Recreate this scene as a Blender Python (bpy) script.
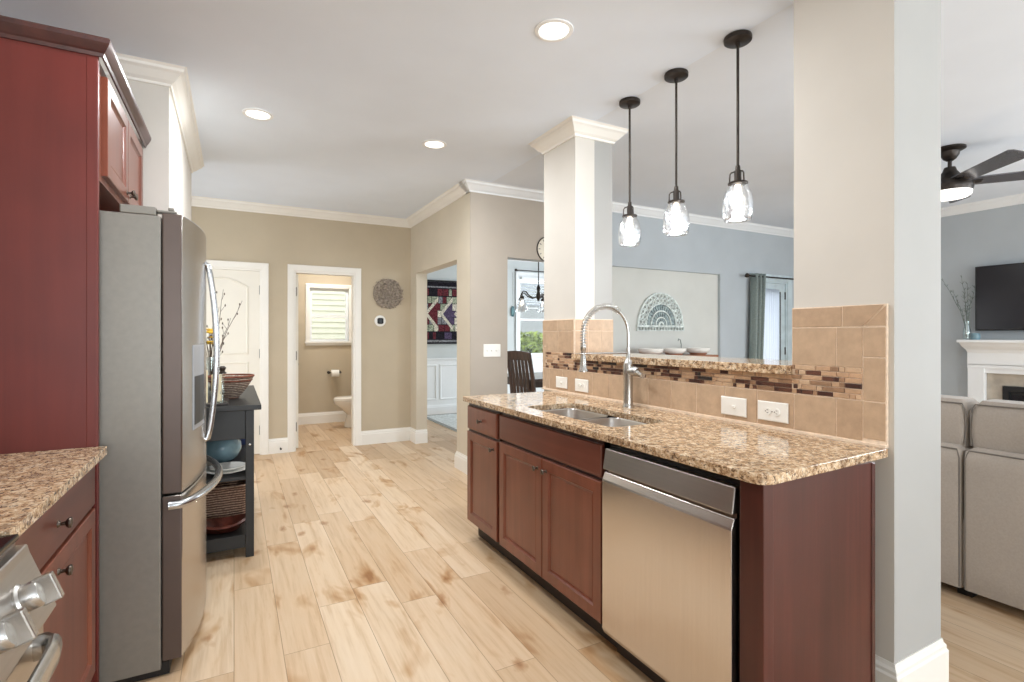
import bpy, bmesh, math, random
from mathutils import Vector, Matrix
random.seed(7)
PI = math.pi
for o in list(bpy.data.objects): bpy.data.objects.remove(o)
S = bpy.context.scene
C = S.collection

# ------------------------------------------------------------------ camera, world, light, exposure
cd = bpy.data.cameras.new('camera'); cam = bpy.data.objects.new('camera', cd); C.objects.link(cam)
cd.sensor_width = 36; cd.lens = 519 / 1024 * 36; cd.shift_y = -5.5 / 1024; cd.clip_start = .02
cam.location = (0, 0, 1.31); cam.rotation_euler = (PI / 2, 0, -math.radians(28.1755))
S.camera = cam
S.view_settings.view_transform = 'Standard'; S.view_settings.look = 'None'
S.view_settings.gamma = 1; S.view_settings.use_curve_mapping = False
S.view_settings.exposure = 0.18
w = bpy.data.worlds.new('daylight'); S.world = w; w.use_nodes = True
w.node_tree.nodes['Background'].inputs[0].default_value = (.86, .93, 1, 1)
w.node_tree.nodes['Background'].inputs[1].default_value = 2.3
S.cycles.max_bounces = 8; S.cycles.diffuse_bounces = 5; S.cycles.glossy_bounces = 4
S.cycles.transparent_max_bounces = 12; S.cycles.sample_clamp_indirect = 6
S.cycles.caustics_reflective = False; S.cycles.caustics_refractive = False

def area(name, loc, direction, sx, sy, power, color=(1, 1, 1), shape='RECTANGLE', spread=180):
    l = bpy.data.lights.new(name, 'AREA'); l.shape = shape; l.size = sx; l.size_y = sy
    l.energy = power; l.color = color; l.spread = math.radians(spread)
    o = bpy.data.objects.new(name, l); C.objects.link(o); o.location = loc
    o.rotation_euler = Vector(direction).to_track_quat('-Z', 'Y').to_euler(); return o
# added daylight from unseen windows (each stands in an opening made up for it)
area('added_daylight_kitchen', (.45, -4.52, 1.40), (0, 1, .45), 2.9, 2.0, 128, (.90, .965, 1))
area('added_daylight_living', (5.0, -3.52, 1.35), (0, 1, .5), 2.6, 2.1, 85, (.88, .955, 1))
area('added_daylight_living', (7.02, -1.2, 1.35), (-1, .35, .4), 1.3, 2.0, 120, (.86, .94, 1))
area('added_daylight_dining', (5.66, 6.4, 1.5), (-1, 0, 0), 2.2, 1.8, 52, (.92, .97, 1))  # side window out of view, added to light the dining room
area('added_fill_entry', (-1.16, 5.68, 1.2), (1, 0, .05), .92, 1.8, 6, (1, .97, .93))  # fill added to lift the hall wall
WARM = (.95, .98, 1)
CANS = [(1.325, 2.056), (.137, 3.741), (1.324, 3.702), (.137, 2.056)]
for x, y in CANS: area('can_lamp', (x, y, 2.722), (0, 0, -1), .13, .13, 17, WARM, 'DISK')
for y in (2.459, 2.08, 1.686):     # the three pendant bulbs
    l = bpy.data.lights.new('pendant_bulb', 'POINT'); l.energy = 4.5; l.color = (.97, .985, 1); l.shadow_soft_size = .03; l.specular_factor = .25
    o = bpy.data.objects.new('pendant_bulb', l); C.objects.link(o); o.location = (2.134, y, 1.90)
area('powder_fill', (1.2, 7.4, 2.65), (0, 0, -1), (.35), .35, 21, (1, .97, .93), 'DISK')  # added light for the powder room, no fixture in view
area('fan_lamp', (4.83, 1.92, 2.35), (0, 0, -1), .2, .2, 7, (1, .97, .92), 'DISK')

# ------------------------------------------------------------------ materials
def lin(c):
    return tuple(((v / 255 + .055) / 1.055) ** 2.4 if v > 10 else v / 3294 for v in c) + (1,)
class NT:
    def __init__(s, name):
        s.m = bpy.data.materials.new(name); s.m.use_nodes = True; s.t = s.m.node_tree; s.b = s.t.nodes['Principled BSDF']
    def n(s, typ, **kw):
        nd = s.t.nodes.new(typ)
        for k, v in kw.items():
            if k[0] == '_':
                setattr(nd, k[1:], v)
            else:
                i = nd.inputs[int(k[1:])] if k[0] == 'i' and k[1:].isdigit() else nd.inputs[k.replace('__', ' ')]
                s.set(i, v)
        return nd
    def set(s, i, v):
        if isinstance(v, bpy.types.Node): s.t.links.new(v.outputs[0], i)
        elif isinstance(v, bpy.types.NodeSocket): s.t.links.new(v, i)
        else: i.default_value = v
    def math(s, op, a, b=0.0, c=0.0):
        return s.n('ShaderNodeMath', _operation=op, i0=a, i1=b, i2=c)
    def ramp(s, f, stops):
        r = s.n('ShaderNodeValToRGB', i0=f); e = r.color_ramp.elements
        while len(e) < len(stops): e.new(.5)
        for k, (p, c) in enumerate(stops): e[k].position = p; e[k].color = lin(c)
        return r
    def co(s, scale=(1, 1, 1), rot=(0, 0, 0)):
        t = s.n('ShaderNodeTexCoord'); m = s.n('ShaderNodeMapping', i0=t.outputs['Object'])
        m.inputs['Scale'].default_value = scale; m.inputs['Rotation'].default_value = rot; return m
    def mix(s, f, a, b, mode='MIX'):
        m = s.n('ShaderNodeMix', _data_type='RGBA', _blend_type=mode)
        s.set(m.inputs[0], f); s.set(m.inputs[6], a); s.set(m.inputs[7], b); return m.outputs[2]
    def bump(s, h, strength=.2, dist=.01):
        s.set(s.b.inputs['Normal'], s.n('ShaderNodeBump', Strength=strength, Distance=dist, Height=h))
    def done(s, color=None, rough=None, metal=None, spec=None, **kw):
        b = s.b.inputs
        if color is not None: s.set(b['Base Color'], color)
        if rough is not None: s.set(b['Roughness'], rough)
        if metal is not None: s.set(b['Metallic'], metal)
        if spec is not None: s.set(b['Specular IOR Level'], spec)
        for k, v in kw.items(): s.set(b[k.replace('__', ' ')], v)
        return s.m
def plain(name, c, rough=.5, metal=0, noise=.05, scale=8, spec=.4, bump=0, **kw):
    n = NT(name); t = n.n('ShaderNodeTexNoise', Vector=n.co(), Scale=scale, Detail=4.0)
    lo = tuple(max(0, v * (1 - noise)) for v in c); hi = tuple(min(255, v * (1 + noise)) for v in c)
    if bump: n.bump(t, bump, .004)
    return n.done(n.ramp(t, [(.3, lo), (.7, hi)]), rough, metal, spec, **kw)
def glow(name, c, strength):
    n = NT(name); return n.done((0, 0, 0, 1), .5, Emission__Color=lin(c), Emission__Strength=strength)
def wood(name, c1, c2, c3, axis='Z', rough=.3, scale=1.0, coat=.3):
    n = NT(name); st = {'X': (.5, 9, 9), 'Y': (9, .5, 9), 'Z': (9, 9, .5)}[axis]
    t = n.n('ShaderNodeTexNoise', Vector=n.co(tuple(v * scale for v in st)), Scale=2.2, Detail=6.0, Roughness=.6, Distortion=.4)
    t2 = n.n('ShaderNodeTexNoise', Vector=n.co((2.5, 2.5, 2.5)), Scale=1.2, Detail=2.0)
    r = n.ramp(t, [(.3, c1), (.52, c2), (.75, c3)])
    r2 = n.ramp(t2, [(.3, (225, 225, 225)), (.7, (255, 255, 255))])
    return n.done(n.mix(1.0, r, r2.outputs[0], 'MULTIPLY'), rough, 0, .45, Coat__Weight=coat, Coat__Roughness=.2)

M = {}
M['wall'] = plain('beige_wall_paint', (190, 177, 155), .85, noise=.015, scale=3, spec=.2)
M['hallside'] = plain('light_tan_hall_paint', (206, 196, 178), .85, noise=.015, scale=3, spec=.2)
M['hall'] = plain('pale_beige_paint', (181, 171, 159), .85, noise=.015, scale=3, spec=.2)
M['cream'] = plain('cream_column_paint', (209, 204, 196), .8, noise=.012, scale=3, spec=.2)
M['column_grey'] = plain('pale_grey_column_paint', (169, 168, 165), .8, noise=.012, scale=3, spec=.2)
M['gray'] = plain('grey_living_room_paint', (181, 187, 191), .85, noise=.015, scale=3, spec=.2)
M['niche'] = plain('pale_grey_niche_paint', (205, 205, 199), .85, noise=.015, scale=3, spec=.2)
M['dining'] = plain('pale_blue_grey_paint', (205, 210, 210), .85, noise=.015, scale=3, spec=.2)
M['ceil'] = plain('ceiling_white_paint', (228, 237, 249), .9, noise=.01, scale=2, spec=.1)
M['ceil2'] = plain('cool_grey_ceiling_paint', (224, 230, 238), .9, noise=.01, scale=2, spec=.1)
M['trim'] = plain('white_trim_paint', (234, 231, 224), .45, noise=.01, scale=3)
M['trimw'] = plain('bright_white_trim_paint', (235, 237, 238), .4, noise=.01, scale=3)
M['doorw'] = plain('warm_white_door_paint', (230, 225, 213), .4, noise=.01, scale=3)
M['cherry'] = wood('cherry_stained_wood', (116, 63, 46), (127, 70, 52), (137, 78, 59), 'Z', .32)
M['cherryY'] = wood('cherry_stained_wood_horizontal', (96, 48, 37), (106, 55, 42), (115, 62, 48), 'Y', .32)
M['cherrydark'] = wood('dark_cherry_moulding', (58, 26, 24), (70, 33, 29), (82, 40, 34), 'Y', .3)
M['panel'] = wood('red_cherry_side_panel', (96, 32, 26), (103, 36, 29), (109, 40, 33), 'Z', .42, .8, .05)
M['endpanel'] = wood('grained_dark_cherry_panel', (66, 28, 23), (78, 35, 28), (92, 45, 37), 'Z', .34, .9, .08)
M['toe'] = plain('dark_toe_kick', (52, 42, 38), .5)
M['blackp'] = plain('black_plastic', (22, 22, 23), .35)
M['blackwood'] = plain('black_painted_wood', (30, 30, 30), .42, noise=.12, scale=20)
M['bronze'] = plain('dark_bronze_metal', (62, 56, 52), .4, .7, noise=.15, scale=30)
M['knob'] = plain('dark_nickel_knob', (92, 82, 74), .28, .9)
M['nickel'] = plain('brushed_nickel', (188, 186, 182), .27, .95, noise=.04, scale=60)
M['chrome'] = plain('polished_handle_metal', (182, 184, 187), .24, 1)
M['fridgeside'] = plain('grey_textured_appliance_side', (128, 124, 117), .38, .3, noise=.02, scale=40)
M['plate'] = plain('white_switch_plate_plastic', (236, 234, 228), .35, noise=.01)
M['slot'] = plain('dark_slot', (70, 66, 60), .5)
M['porcelain'] = plain('white_porcelain', (238, 235, 228), .15, noise=.01)
M['paper'] = plain('white_paper_roll', (240, 238, 232), .9, noise=.02)
M['sofa'] = plain('greige_sofa_linen', (164, 154, 144), .95, noise=.025, scale=120, spec=.1, bump=.06, Sheen__Weight=.2)
M['piping'] = plain('dark_sofa_piping', (116, 109, 102), .9)
M['screen'] = plain('dark_screen_glass', (20, 19, 27), .18, noise=.1, scale=2)
M['curtain'] = plain('sage_grey_curtain_cloth', (140, 150, 146), .95, noise=.05, scale=60, spec=.1)
M['walnut'] = wood('dark_brown_chair_wood', (58, 36, 28), (74, 48, 38), (92, 62, 48), 'Z', .35)
M['oak'] = wood('honey_sideboard_wood', (140, 92, 64), (162, 110, 80), (178, 126, 94), 'X', .4)
M['bowlw'] = plain('white_bowl_glaze', (238, 236, 230), .25, noise=.01)
M['bowlb'] = plain('brown_bowl_base', (168, 118, 92), .5)
M['art'] = plain('weathered_white_teal_carving', (205, 212, 208), .8, noise=.12, scale=25)
M['art2'] = plain('grey_teal_carving_wash', (150, 163, 163), .8, noise=.18, scale=25)
M['disc'] = plain('grey_brown_woven_twig', (150, 138, 126), .8, noise=.3, scale=40)
M['teal'] = plain('teal_glaze', (84, 122, 128), .25, noise=.1, scale=12)
M['bluebowl'] = plain('blue_grey_glaze', (120, 148, 158), .2, noise=.12, scale=10)
M['navy'] = plain('navy_lacquer', (52, 62, 96), .3, noise=.2, scale=10)
M['leafred'] = plain('red_brown_carved_wood', (84, 42, 32), .35, noise=.25, scale=25)
M['candle'] = plain('ivory_wax', (240, 226, 190), .6, noise=.02)
M['twig'] = plain('dark_twig_bark', (84, 70, 58), .8, noise=.2, scale=40)
M['yellow'] = plain('yellow_petal', (226, 176, 60), .7, noise=.2, scale=60)
M['foliage'] = plain('sunlit_leaf', (134, 148, 62), .7, noise=.35, scale=10)
M['book'] = plain('dark_tray_lacquer', (48, 40, 38), .4)
M['sagetwig'] = plain('silver_green_twig', (112, 120, 116), .8, noise=.2, scale=40)
M['clockface'] = plain('cream_clock_face', (236, 228, 210), .6, noise=.03)
M['blade_top'] = wood('dark_fan_blade_wood', (58, 52, 48), (70, 63, 58), (82, 74, 68), 'X', .4)
M['silver_blade'] = plain('dark_glossy_blade_underside', (110, 110, 116), .22, .55, noise=.04)
M['fireblack'] = plain('black_firebox_metal', (26, 27, 30), .35)
M['greytile'] = plain('taupe_hearth_tile', (176, 167, 154), .5, noise=.08, scale=9)
M['cast'] = plain('black_cast_iron', (38, 38, 40), .5, .3)
M['rangeglass'] = plain('black_cooktop_glass', (14, 14, 16), .08)
M['glassdark'] = plain('blue_grey_pale_trim', (196, 208, 212), .45)
M['hinge'] = plain('oil_rubbed_hinge', (66, 58, 52), .4, .6)
M['grout'] = plain('pale_sand_grout', (230, 210, 188), .85, noise=.05, scale=60)
M['lens'] = glow('glowing_lamp_lens', (255, 246, 232), 2.6)
M['bulb'] = glow('glowing_bulb', (255, 240, 220), 4)
M['fanlens'] = glow('glowing_fan_lens', (255, 250, 240), 1.8)
M['thermo'] = glow('thermostat_screen', (90, 96, 104), .35)

def m_steel(name, c, axis, rough=.3):
    n = NT(name); sc = {'X': (2, 220, 220), 'Y': (220, 2, 220), 'Z': (220, 220, 2)}[axis]
    t = n.n('ShaderNodeTexNoise', Vector=n.co(sc), Scale=1.0, Detail=3.0)
    lo = tuple(v * .985 for v in c); hi = tuple(min(255, v * 1.015) for v in c)
    return n.done(n.ramp(t, [(.3, lo), (.7, hi)]), rough, 1.0)
M['steel'] = m_steel('brushed_stainless_steel', (186, 180, 174), 'Y', .3)
M['steelz'] = m_steel('brushed_stainless_steel_vertical', (186, 181, 176), 'Z', .27)
M['dwsteel'] = m_steel('brushed_dishwasher_steel', (216, 209, 203), 'Z', .24)
M['dooredge'] = plain('dark_taupe_door_edge', (86, 73, 67), .35, .3, noise=.02)
M['dispenser'] = plain('grey_dispenser_plastic', (150, 152, 156), .3, noise=.02)
M['steeld'] = m_steel('dark_stainless_edge', (138, 126, 118), 'Z', .3)

def m_granite():
    n = NT('speckled_brown_granite'); co = n.co()
    a = n.n('ShaderNodeTexNoise', Vector=co, Scale=52.0, Detail=6.0, Roughness=.7, Distortion=.4)
    b = n.n('ShaderNodeTexNoise', Vector=n.co((1, .7, 1)), Scale=95.0, Detail=3.0, Distortion=1.0)
    v = n.n('ShaderNodeTexVoronoi', Vector=co, Scale=115.0)
    base = n.ramp(a, [(.32, (104, 76, 56)), (.43, (174, 140, 106)), (.53, (208, 180, 146)), (.66, (232, 216, 190))])
    dk = n.ramp(b, [(.39, (255, 255, 255)), (.46, (0, 0, 0))])
    sp = n.ramp(v.outputs['Color'], [(.0, (48, 38, 34)), (.5, (96, 70, 52)), (1.0, (140, 112, 84))])
    c1 = n.mix(n.math('MULTIPLY', dk, .85), base, sp)
    p = n.n('ShaderNodeTexNoise', Vector=co, Scale=22.0, Detail=4.0, Roughness=.7)
    c1 = n.mix(n.ramp(p, [(.38, (190, 190, 190)), (.47, (0, 0, 0))]), c1, lin((92, 68, 54)))
    b2 = n.n('ShaderNodeTexNoise', Vector=co, Scale=120.0, Detail=2.0)
    return n.done(n.mix(n.ramp(b2, [(.64, (0, 0, 0)), (.70, (210, 210, 210))]), c1, lin((236, 226, 206))), .09, 0, .5)
M['granite'] = m_granite()

def m_floor():
    n = NT('light_oak_plank_floor'); W, L = .180, 1.25
    t = n.n('ShaderNodeTexCoord'); sp = n.n('ShaderNodeSeparateXYZ', i0=t.outputs['Object']); X, Y = sp.outputs[0], sp.outputs[1]
    xs = n.math('DIVIDE', X, W); row = n.math('FLOOR', xs)
    off = n.n('ShaderNodeTexWhiteNoise', _noise_dimensions='1D', W=row)
    ys = n.math('ADD', n.math('DIVIDE', Y, L), off.outputs['Value']); col = n.math('FLOOR', ys)
    cell = n.n('ShaderNodeCombineXYZ', i0=row, i1=col)
    rnd = n.n('ShaderNodeTexWhiteNoise', _noise_dimensions='2D', Vector=cell)
    base = n.ramp(rnd.outputs['Value'], [(0, (196, 168, 137)), (.35, (208, 181, 150)), (.7, (217, 192, 163)), (1, (224, 203, 177))])
    sh = n.n('ShaderNodeVectorMath', _operation='SCALE', i0=rnd.outputs['Color']); sh.inputs['Scale'].default_value = 13
    def grain(scale, **kw):
        p = n.n('ShaderNodeVectorMath', _operation='MULTIPLY', i0=t.outputs['Object'], i1=scale)
        q = n.n('ShaderNodeVectorMath', _operation='ADD', i0=p, i1=sh.outputs[0]); return n.n('ShaderNodeTexNoise', Vector=q, **kw)
    g = grain((16, .9, 1), Scale=2.2, Detail=7.0, Roughness=.62, Distortion=.25)
    gr = n.ramp(g, [(.30, (222, 208, 190)), (.5, (247, 243, 237)), (.7, (255, 255, 255))])
    k = grain((4.2, 1.5, 1), Scale=1.3, Detail=3.0, Roughness=.55, Distortion=.5)
    kn = n.ramp(k, [(.27, (190, 156, 122)), (.33, (226, 206, 182)), (.43, (255, 253, 250)), (.6, (255, 255, 255))])
    kv = n.n('ShaderNodeTexVoronoi', Scale=1.0, Vector=n.n('ShaderNodeVectorMath', _operation='ADD', i0=n.n('ShaderNodeVectorMath', _operation='MULTIPLY', i0=t.outputs['Object'], i1=(4.6, 2.1, 1)), i1=n.n('ShaderNodeVectorMath', _operation='SCALE', i0=n.n('ShaderNodeTexNoise', Vector=n.co((9, 5, 1)), Scale=2.0, Detail=3.0).outputs[1], Scale=.35)))
    kn2 = n.ramp(kv.outputs['Distance'], [(.0, (150, 108, 74)), (.06, (205, 172, 138)), (.16, (255, 255, 255))])
    c = n.mix(.75, n.mix(1.0, n.mix(.8, base, gr, 'MULTIPLY'), kn, 'MULTIPLY'), kn2, 'MULTIPLY')
    fx = n.math('FRACT', xs); fy = n.math('FRACT', ys)
    ex = n.math('MULTIPLY', n.math('MINIMUM', fx, n.math('SUBTRACT', 1.0, fx)), W)
    ey = n.math('MULTIPLY', n.math('MINIMUM', fy, n.math('SUBTRACT', 1.0, fy)), L)
    e = n.math('MINIMUM', ex, ey); gap = n.math('LESS_THAN', e, .0014)
    c = n.mix(n.math('MULTIPLY', gap, .62), c, lin((120, 92, 66)))
    n.bump(n.math('MULTIPLY', n.math('MINIMUM', e, .003), 100.0), .12, .003)
    return n.done(c, n.n('ShaderNodeMapRange', i0=g, i1=.3, i2=.7, i3=.36, i4=.46), 0, .35)
M['floor'] = m_floor()

def m_tile(name, c, var=.06):
    n = NT(name); a = n.n('ShaderNodeTexNoise', Vector=n.co(), Scale=18.0, Detail=6.0, Roughness=.7)
    lo = tuple(v * (1 - var) for v in c); hi = tuple(min(255, v * (1 + var)) for v in c); n.bump(a, .12, .003)
    return n.done(n.ramp(a, [(.3, lo), (.7, hi)]), .45, 0, .4)
M['tile'] = m_tile('tan_ceramic_tile', (188, 161, 134))
M['tile2'] = m_tile('tan_ceramic_tile_variant', (183, 155, 128))
MOS = [m_tile('mosaic_dark_brown', (70, 42, 34), .2), m_tile('mosaic_brown', (92, 59, 46), .15), m_tile('mosaic_tan', (186, 152, 122), .1),
       m_tile('mosaic_beige', (198, 168, 138), .08), m_tile('mosaic_black', (46, 38, 36), .3), m_tile('mosaic_taupe', (150, 118, 92), .15)]

def m_thin(name, c, alpha, rough=.1, bump=0, gloss=.5):
    n = NT(name); tr = n.n('ShaderNodeBsdfTransparent', Color=(1, 1, 1, 1))
    gl = n.n('ShaderNodeBsdfGlossy', Color=lin(c), Roughness=rough)
    fac = alpha
    if bump:
        v = n.n('ShaderNodeTexVoronoi', Vector=n.co(), Scale=42.0); v.feature = 'DISTANCE_TO_EDGE'
        fac = n.n('ShaderNodeMapRange', i0=v.outputs[0], i1=0.0, i2=.18, i3=min(1, alpha + .22), i4=alpha)
        bp = n.n('ShaderNodeBump', Strength=.3, Distance=.01, Height=v.outputs[0]); n.set(gl.inputs['Normal'], bp)
        lw = n.n('ShaderNodeLayerWeight', Blend=.35); fac = n.math('MINIMUM', n.math('ADD', fac, n.math('MULTIPLY', lw.outputs['Facing'], .55)), .95)
    mx = n.n('ShaderNodeMixShader', i0=fac, i1=tr, i2=gl)
    out = n.t.nodes['Material Output']; n.set(out.inputs[0], mx.outputs[0]); return n.m
M['seeded'] = m_thin('seeded_clear_glass', (236, 238, 240), .14, .12, 1)
M['pane'] = m_thin('window_glass', (235, 240, 245), .012, .03)
M['clear'] = m_thin('clear_vase_glass', (210, 222, 220), .28, .05)
M['sheer'] = m_thin('sheer_white_curtain', (240, 244, 250), .68, .9)
def m_sheer_add():
    n = NT('translucent_white_cloth'); d = n.n('ShaderNodeBsdfDiffuse', Color=lin((240, 243, 248)))
    t = n.n('ShaderNodeBsdfTranslucent', Color=lin((240, 243, 248))); mx = n.n('ShaderNodeMixShader', i0=.85, i1=d, i2=t)
    n.set(n.t.nodes['Material Output'].inputs[0], mx.outputs[0]); return n.m
M['sheer'] = m_sheer_add()
def m_wicker(name, c1, c2, sx=60, sz=45):
    n = NT(name); w1 = n.n('ShaderNodeTexWave', Vector=n.co((1, 1, 1)), Scale=sz / 3, Distortion=1.5, Detail=1.0); w1.bands_direction = 'Z'
    w2 = n.n('ShaderNodeTexNoise', Vector=n.co((1, 1, 1)), Scale=sx, Detail=2.0)
    f = n.math('MULTIPLY', w1.outputs[1], w2.outputs[0]); n.bump(f, .6, .01)
    return n.done(n.ramp(f, [(.12, c1), (.55, c2)]), .8, 0, .2)
M['wicker'] = m_wicker('dark_wicker', (92, 68, 58), (190, 160, 138), 110, 60)
M['basket'] = m_wicker('grey_woven_bowl', (92, 70, 60), (206, 190, 172), 90, 80)
M['basketrim'] = plain('red_brown_basket_rim', (110, 62, 46), .7, noise=.2, scale=60)
M['rug'] = plain('pale_blue_grey_rug', (205, 210, 210), .95, noise=.1, scale=30, spec=.1)
M['rugedge'] = plain('grey_rug_border', (150, 152, 150), .95, noise=.1, scale=30, spec=.1)
M['siding'] = plain('cream_lap_siding', (226, 220, 196), .7, noise=.02)
M['greyhouse'] = plain('grey_siding', (150, 152, 150), .7, noise=.05)
M['grass'] = plain('outdoor_ground', (140, 140, 120), .9, noise=.2)
for k, c in {'q_black': (34, 32, 38), 'q_red': (92, 44, 50), 'q_cream': (192, 184, 170), 'q_sage': (140, 146, 128), 'q_plum': (76, 66, 88), 'q_grey': (120, 120, 124)}.items():
    M[k] = plain('quilt_' + k[2:], c, .95, noise=.35, scale=55, spec=.1, bump=.2)

# ------------------------------------------------------------------ geometry helpers
class MB:
    def __init__(s): s.bm = bmesh.new(); s.mi = 0
    def v(s, p): return s.bm.verts.new(p)
    def f(s, vs):
        try: f = s.bm.faces.new(vs); f.material_index = s.mi; return f
        except ValueError: return None
    def box(s, x0, x1, y0, y1, z0, z1):
        p = [s.v((x, y, z)) for z in (z0, z1) for x, y in ((x0, y0), (x1, y0), (x1, y1), (x0, y1))]
        for q in ((3, 2, 1, 0), (4, 5, 6, 7), (0, 1, 5, 4), (1, 2, 6, 5), (2, 3, 7, 6), (3, 0, 4, 7)): s.f([p[i] for i in q])
        return s
    def obox(s, c, ax, ay, az):     # oriented box: centre and three half-axis vectors
        c, ax, ay, az = map(Vector, (c, ax, ay, az))
        p = [s.v(c + az * k + ax * i + ay * j) for k in (-1, 1) for i, j in ((-1, -1), (1, -1), (1, 1), (-1, 1))]
        for q in ((3, 2, 1, 0), (4, 5, 6, 7), (0, 1, 5, 4), (1, 2, 6, 5), (2, 3, 7, 6), (3, 0, 4, 7)): s.f([p[i] for i in q])
        return s
    def loft(s, rings, cap=(True, True), closed=True):
        R = [[s.v(p) for p in r] for r in rings]; n = len(R[0])
        for a, b in zip(R, R[1:]):
            for i in range(n if closed else n - 1): s.f([a[i], a[(i + 1) % n], b[(i + 1) % n], b[i]])
        if cap[0]: s.f(R[0][::-1])
        if cap[1]: s.f(R[-1])
        return s
    def prism(s, poly, m, c0, c1):  # polygon in a plane, extruded along the third axis; m maps (a,b,c) to xyz
        return s.loft([[m(a, b, c0) for a, b in poly], [m(a, b, c1) for a, b in poly]])
    def tube(s, path, r, n=8, caps=True, closed=False):
        P = [Vector(p) for p in path]; k = len(P); rs = r if isinstance(r, (list, tuple)) else [r] * k; rings = []; up = None
        for i in range(k):
            a = P[(i - 1) % k] if (i or closed) else P[0]; b = P[(i + 1) % k] if (i < k - 1 or closed) else P[-1]
            t = (b - a).normalized()
            if up is None: up = t.orthogonal().normalized()
            else:
                up = up - t * up.dot(t); up = up.normalized() if up.length > 1e-6 else t.orthogonal().normalized()
            w_ = t.cross(up); rings.append([P[i] + (up * math.cos(2 * PI * j / n) + w_ * math.sin(2 * PI * j / n)) * rs[i] for j in range(n)])
        if closed: rings.append(rings[0])
        return s.loft(rings, (caps and not closed,) * 2)
    def lathe(s, prof, c, n=24, axis='Z', cap=(False, False)):
        c = Vector(c); rings = []
        for r, z in prof:
            q = []
            for j in range(n):
                a = 2 * PI * j / n; u, w_ = r * math.cos(a), r * math.sin(a)
                q.append(c + Vector({'Z': (u, w_, z), 'X': (z, u, w_), 'Y': (w_, z, u)}[axis]))
            rings.append(q)
        return s.loft(rings, cap)
    def sweep(s, prof, path, m=lambda a, b, c: (a, b, c), closed=False):   # profile (out, third) along a 2D path, mitred; 'out' is to the right of travel
        P = [Vector(p) for p in path]; k = len(P); rings = []
        for i in range(k):
            d0 = (P[i] - P[i - 1]).normalized() if (i or closed) else None
            d1 = (P[(i + 1) % k] - P[i]).normalized() if (i < k - 1 or closed) else None
            d0 = d0 or d1; d1 = d1 or d0
            n0 = Vector((d0.y, -d0.x)); n1 = Vector((d1.y, -d1.x)); h = (n0 + n1)
            h = h / max(.05, h.dot(n0)) if h.length > 1e-6 else n0
            rings.append([m(P[i].x + h.x * o, P[i].y + h.y * o, c) for o, c in prof])
        if closed: rings.append(rings[0])
        return s.loft(rings, (not closed,) * 2)
    def sphere(s, c, rx, ry=None, rz=None, u=16, v=10):
        ry = ry or rx; rz = rz or rx; c = Vector(c)
        rings = [[c + Vector((rx * math.sin(PI * i / v) * math.cos(2 * PI * j / u), ry * math.sin(PI * i / v) * math.sin(2 * PI * j / u), -rz * math.cos(PI * i / v))) for j in range(u)]
                 for i in range(v + 1)]
        rings[0] = [c + Vector((rx * .02 * math.cos(2 * PI * j / u), ry * .02 * math.sin(2 * PI * j / u), -rz)) for j in range(u)]
        rings[-1] = [c + Vector((rx * .02 * math.cos(2 * PI * j / u), ry * .02 * math.sin(2 * PI * j / u), rz)) for j in range(u)]
        return s.loft(rings)
    def nest(s, w_, h, loops, m, back=True):   # nested rectangles (inset, height) on a w x h face; m maps (a,b,n) to xyz
        rings = [[m(a, b, n) for a, b in ((i, i), (w_ - i, i), (w_ - i, h - i), (i, h - i))] for i, n in loops]
        return s.loft(rings, (back, True))
    def build(s, name, mats, parent=None, origin=None, bevel=0, smooth=False, seg=2, subsurf=0):
        bmesh.ops.recalc_face_normals(s.bm, faces=s.bm.faces)
        if parent is not None:
            r = parent
            while r.parent: r = r.parent
            off = Vector(r.location)
        else: off = Vector(origin or (0, 0, 0))
        if off.length: bmesh.ops.translate(s.bm, verts=s.bm.verts, vec=-off)
        me = bpy.data.meshes.new(name); s.bm.to_mesh(me); s.bm.free()
        for m_ in (mats if isinstance(mats, (list, tuple)) else [mats]): me.materials.append(M[m_] if isinstance(m_, str) else m_)
        if smooth:
            for p in me.polygons: p.use_smooth = True
            if smooth != 'all': me.set_sharp_from_angle(angle=math.radians(40))
        o = bpy.data.objects.new(name, me); C.objects.link(o)
        if parent is not None: o.parent = parent
        else: o.location = off
        if bevel:
            b = o.modifiers.new('bevel', 'BEVEL'); b.width = bevel; b.segments = seg; b.limit_method = 'ANGLE'; b.angle_limit = math.radians(40)
        if subsurf:
            b = o.modifiers.new('subsurf', 'SUBSURF'); b.levels = b.render_levels = subsurf
        return o
def thing(name, label, cat, loc=(0, 0, 0), group=None):
    o = bpy.data.objects.new(name, None); o.empty_display_size = .1; C.objects.link(o); o.location = loc
    return tag(o, label, cat, group)
def tag(o, label, cat, group=None):
    o['label'] = label; o['category'] = cat
    if group: o['group'] = group
    return o
def struct(o): o['kind'] = 'structure'; return o
def copy_tree(o, parent=None):
    c = o.copy(); C.objects.link(c)
    if parent: c.parent = parent
    for ch in [x for x in bpy.data.objects if x.parent == o]: copy_tree(ch, c)
    return c
def dup(o, loc, label):
    c = copy_tree(o); c.location = loc; c['label'] = label; return c
onX = lambda x: (lambda a, b, n: (x + n, a, b))       # face at X=x pointing +X: a=Y, b=Z
onXn = lambda x: (lambda a, b, n: (x - n, a, b))      # pointing -X
onYn = lambda y: (lambda a, b, n: (a, y - n, b))      # pointing -Y: a=X, b=Z
XYZ = lambda a, b, c: (a, b, c)
def arc(c, r, a0, a1, n): return [(c[0] + r * math.cos(a0 + (a1 - a0) * i / n), c[1] + r * math.sin(a0 + (a1 - a0) * i / n)) for i in range(n + 1)]
def rrect(x0, x1, y0, y1, r, n=5):
    p = []
    for cx, cy, a in ((x1 - r, y0 + r, -PI / 2), (x1 - r, y1 - r, 0), (x0 + r, y1 - r, PI / 2), (x0 + r, y0 + r, PI)): p += arc((cx, cy), r, a, a + PI / 2, n)
    return p

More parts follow.
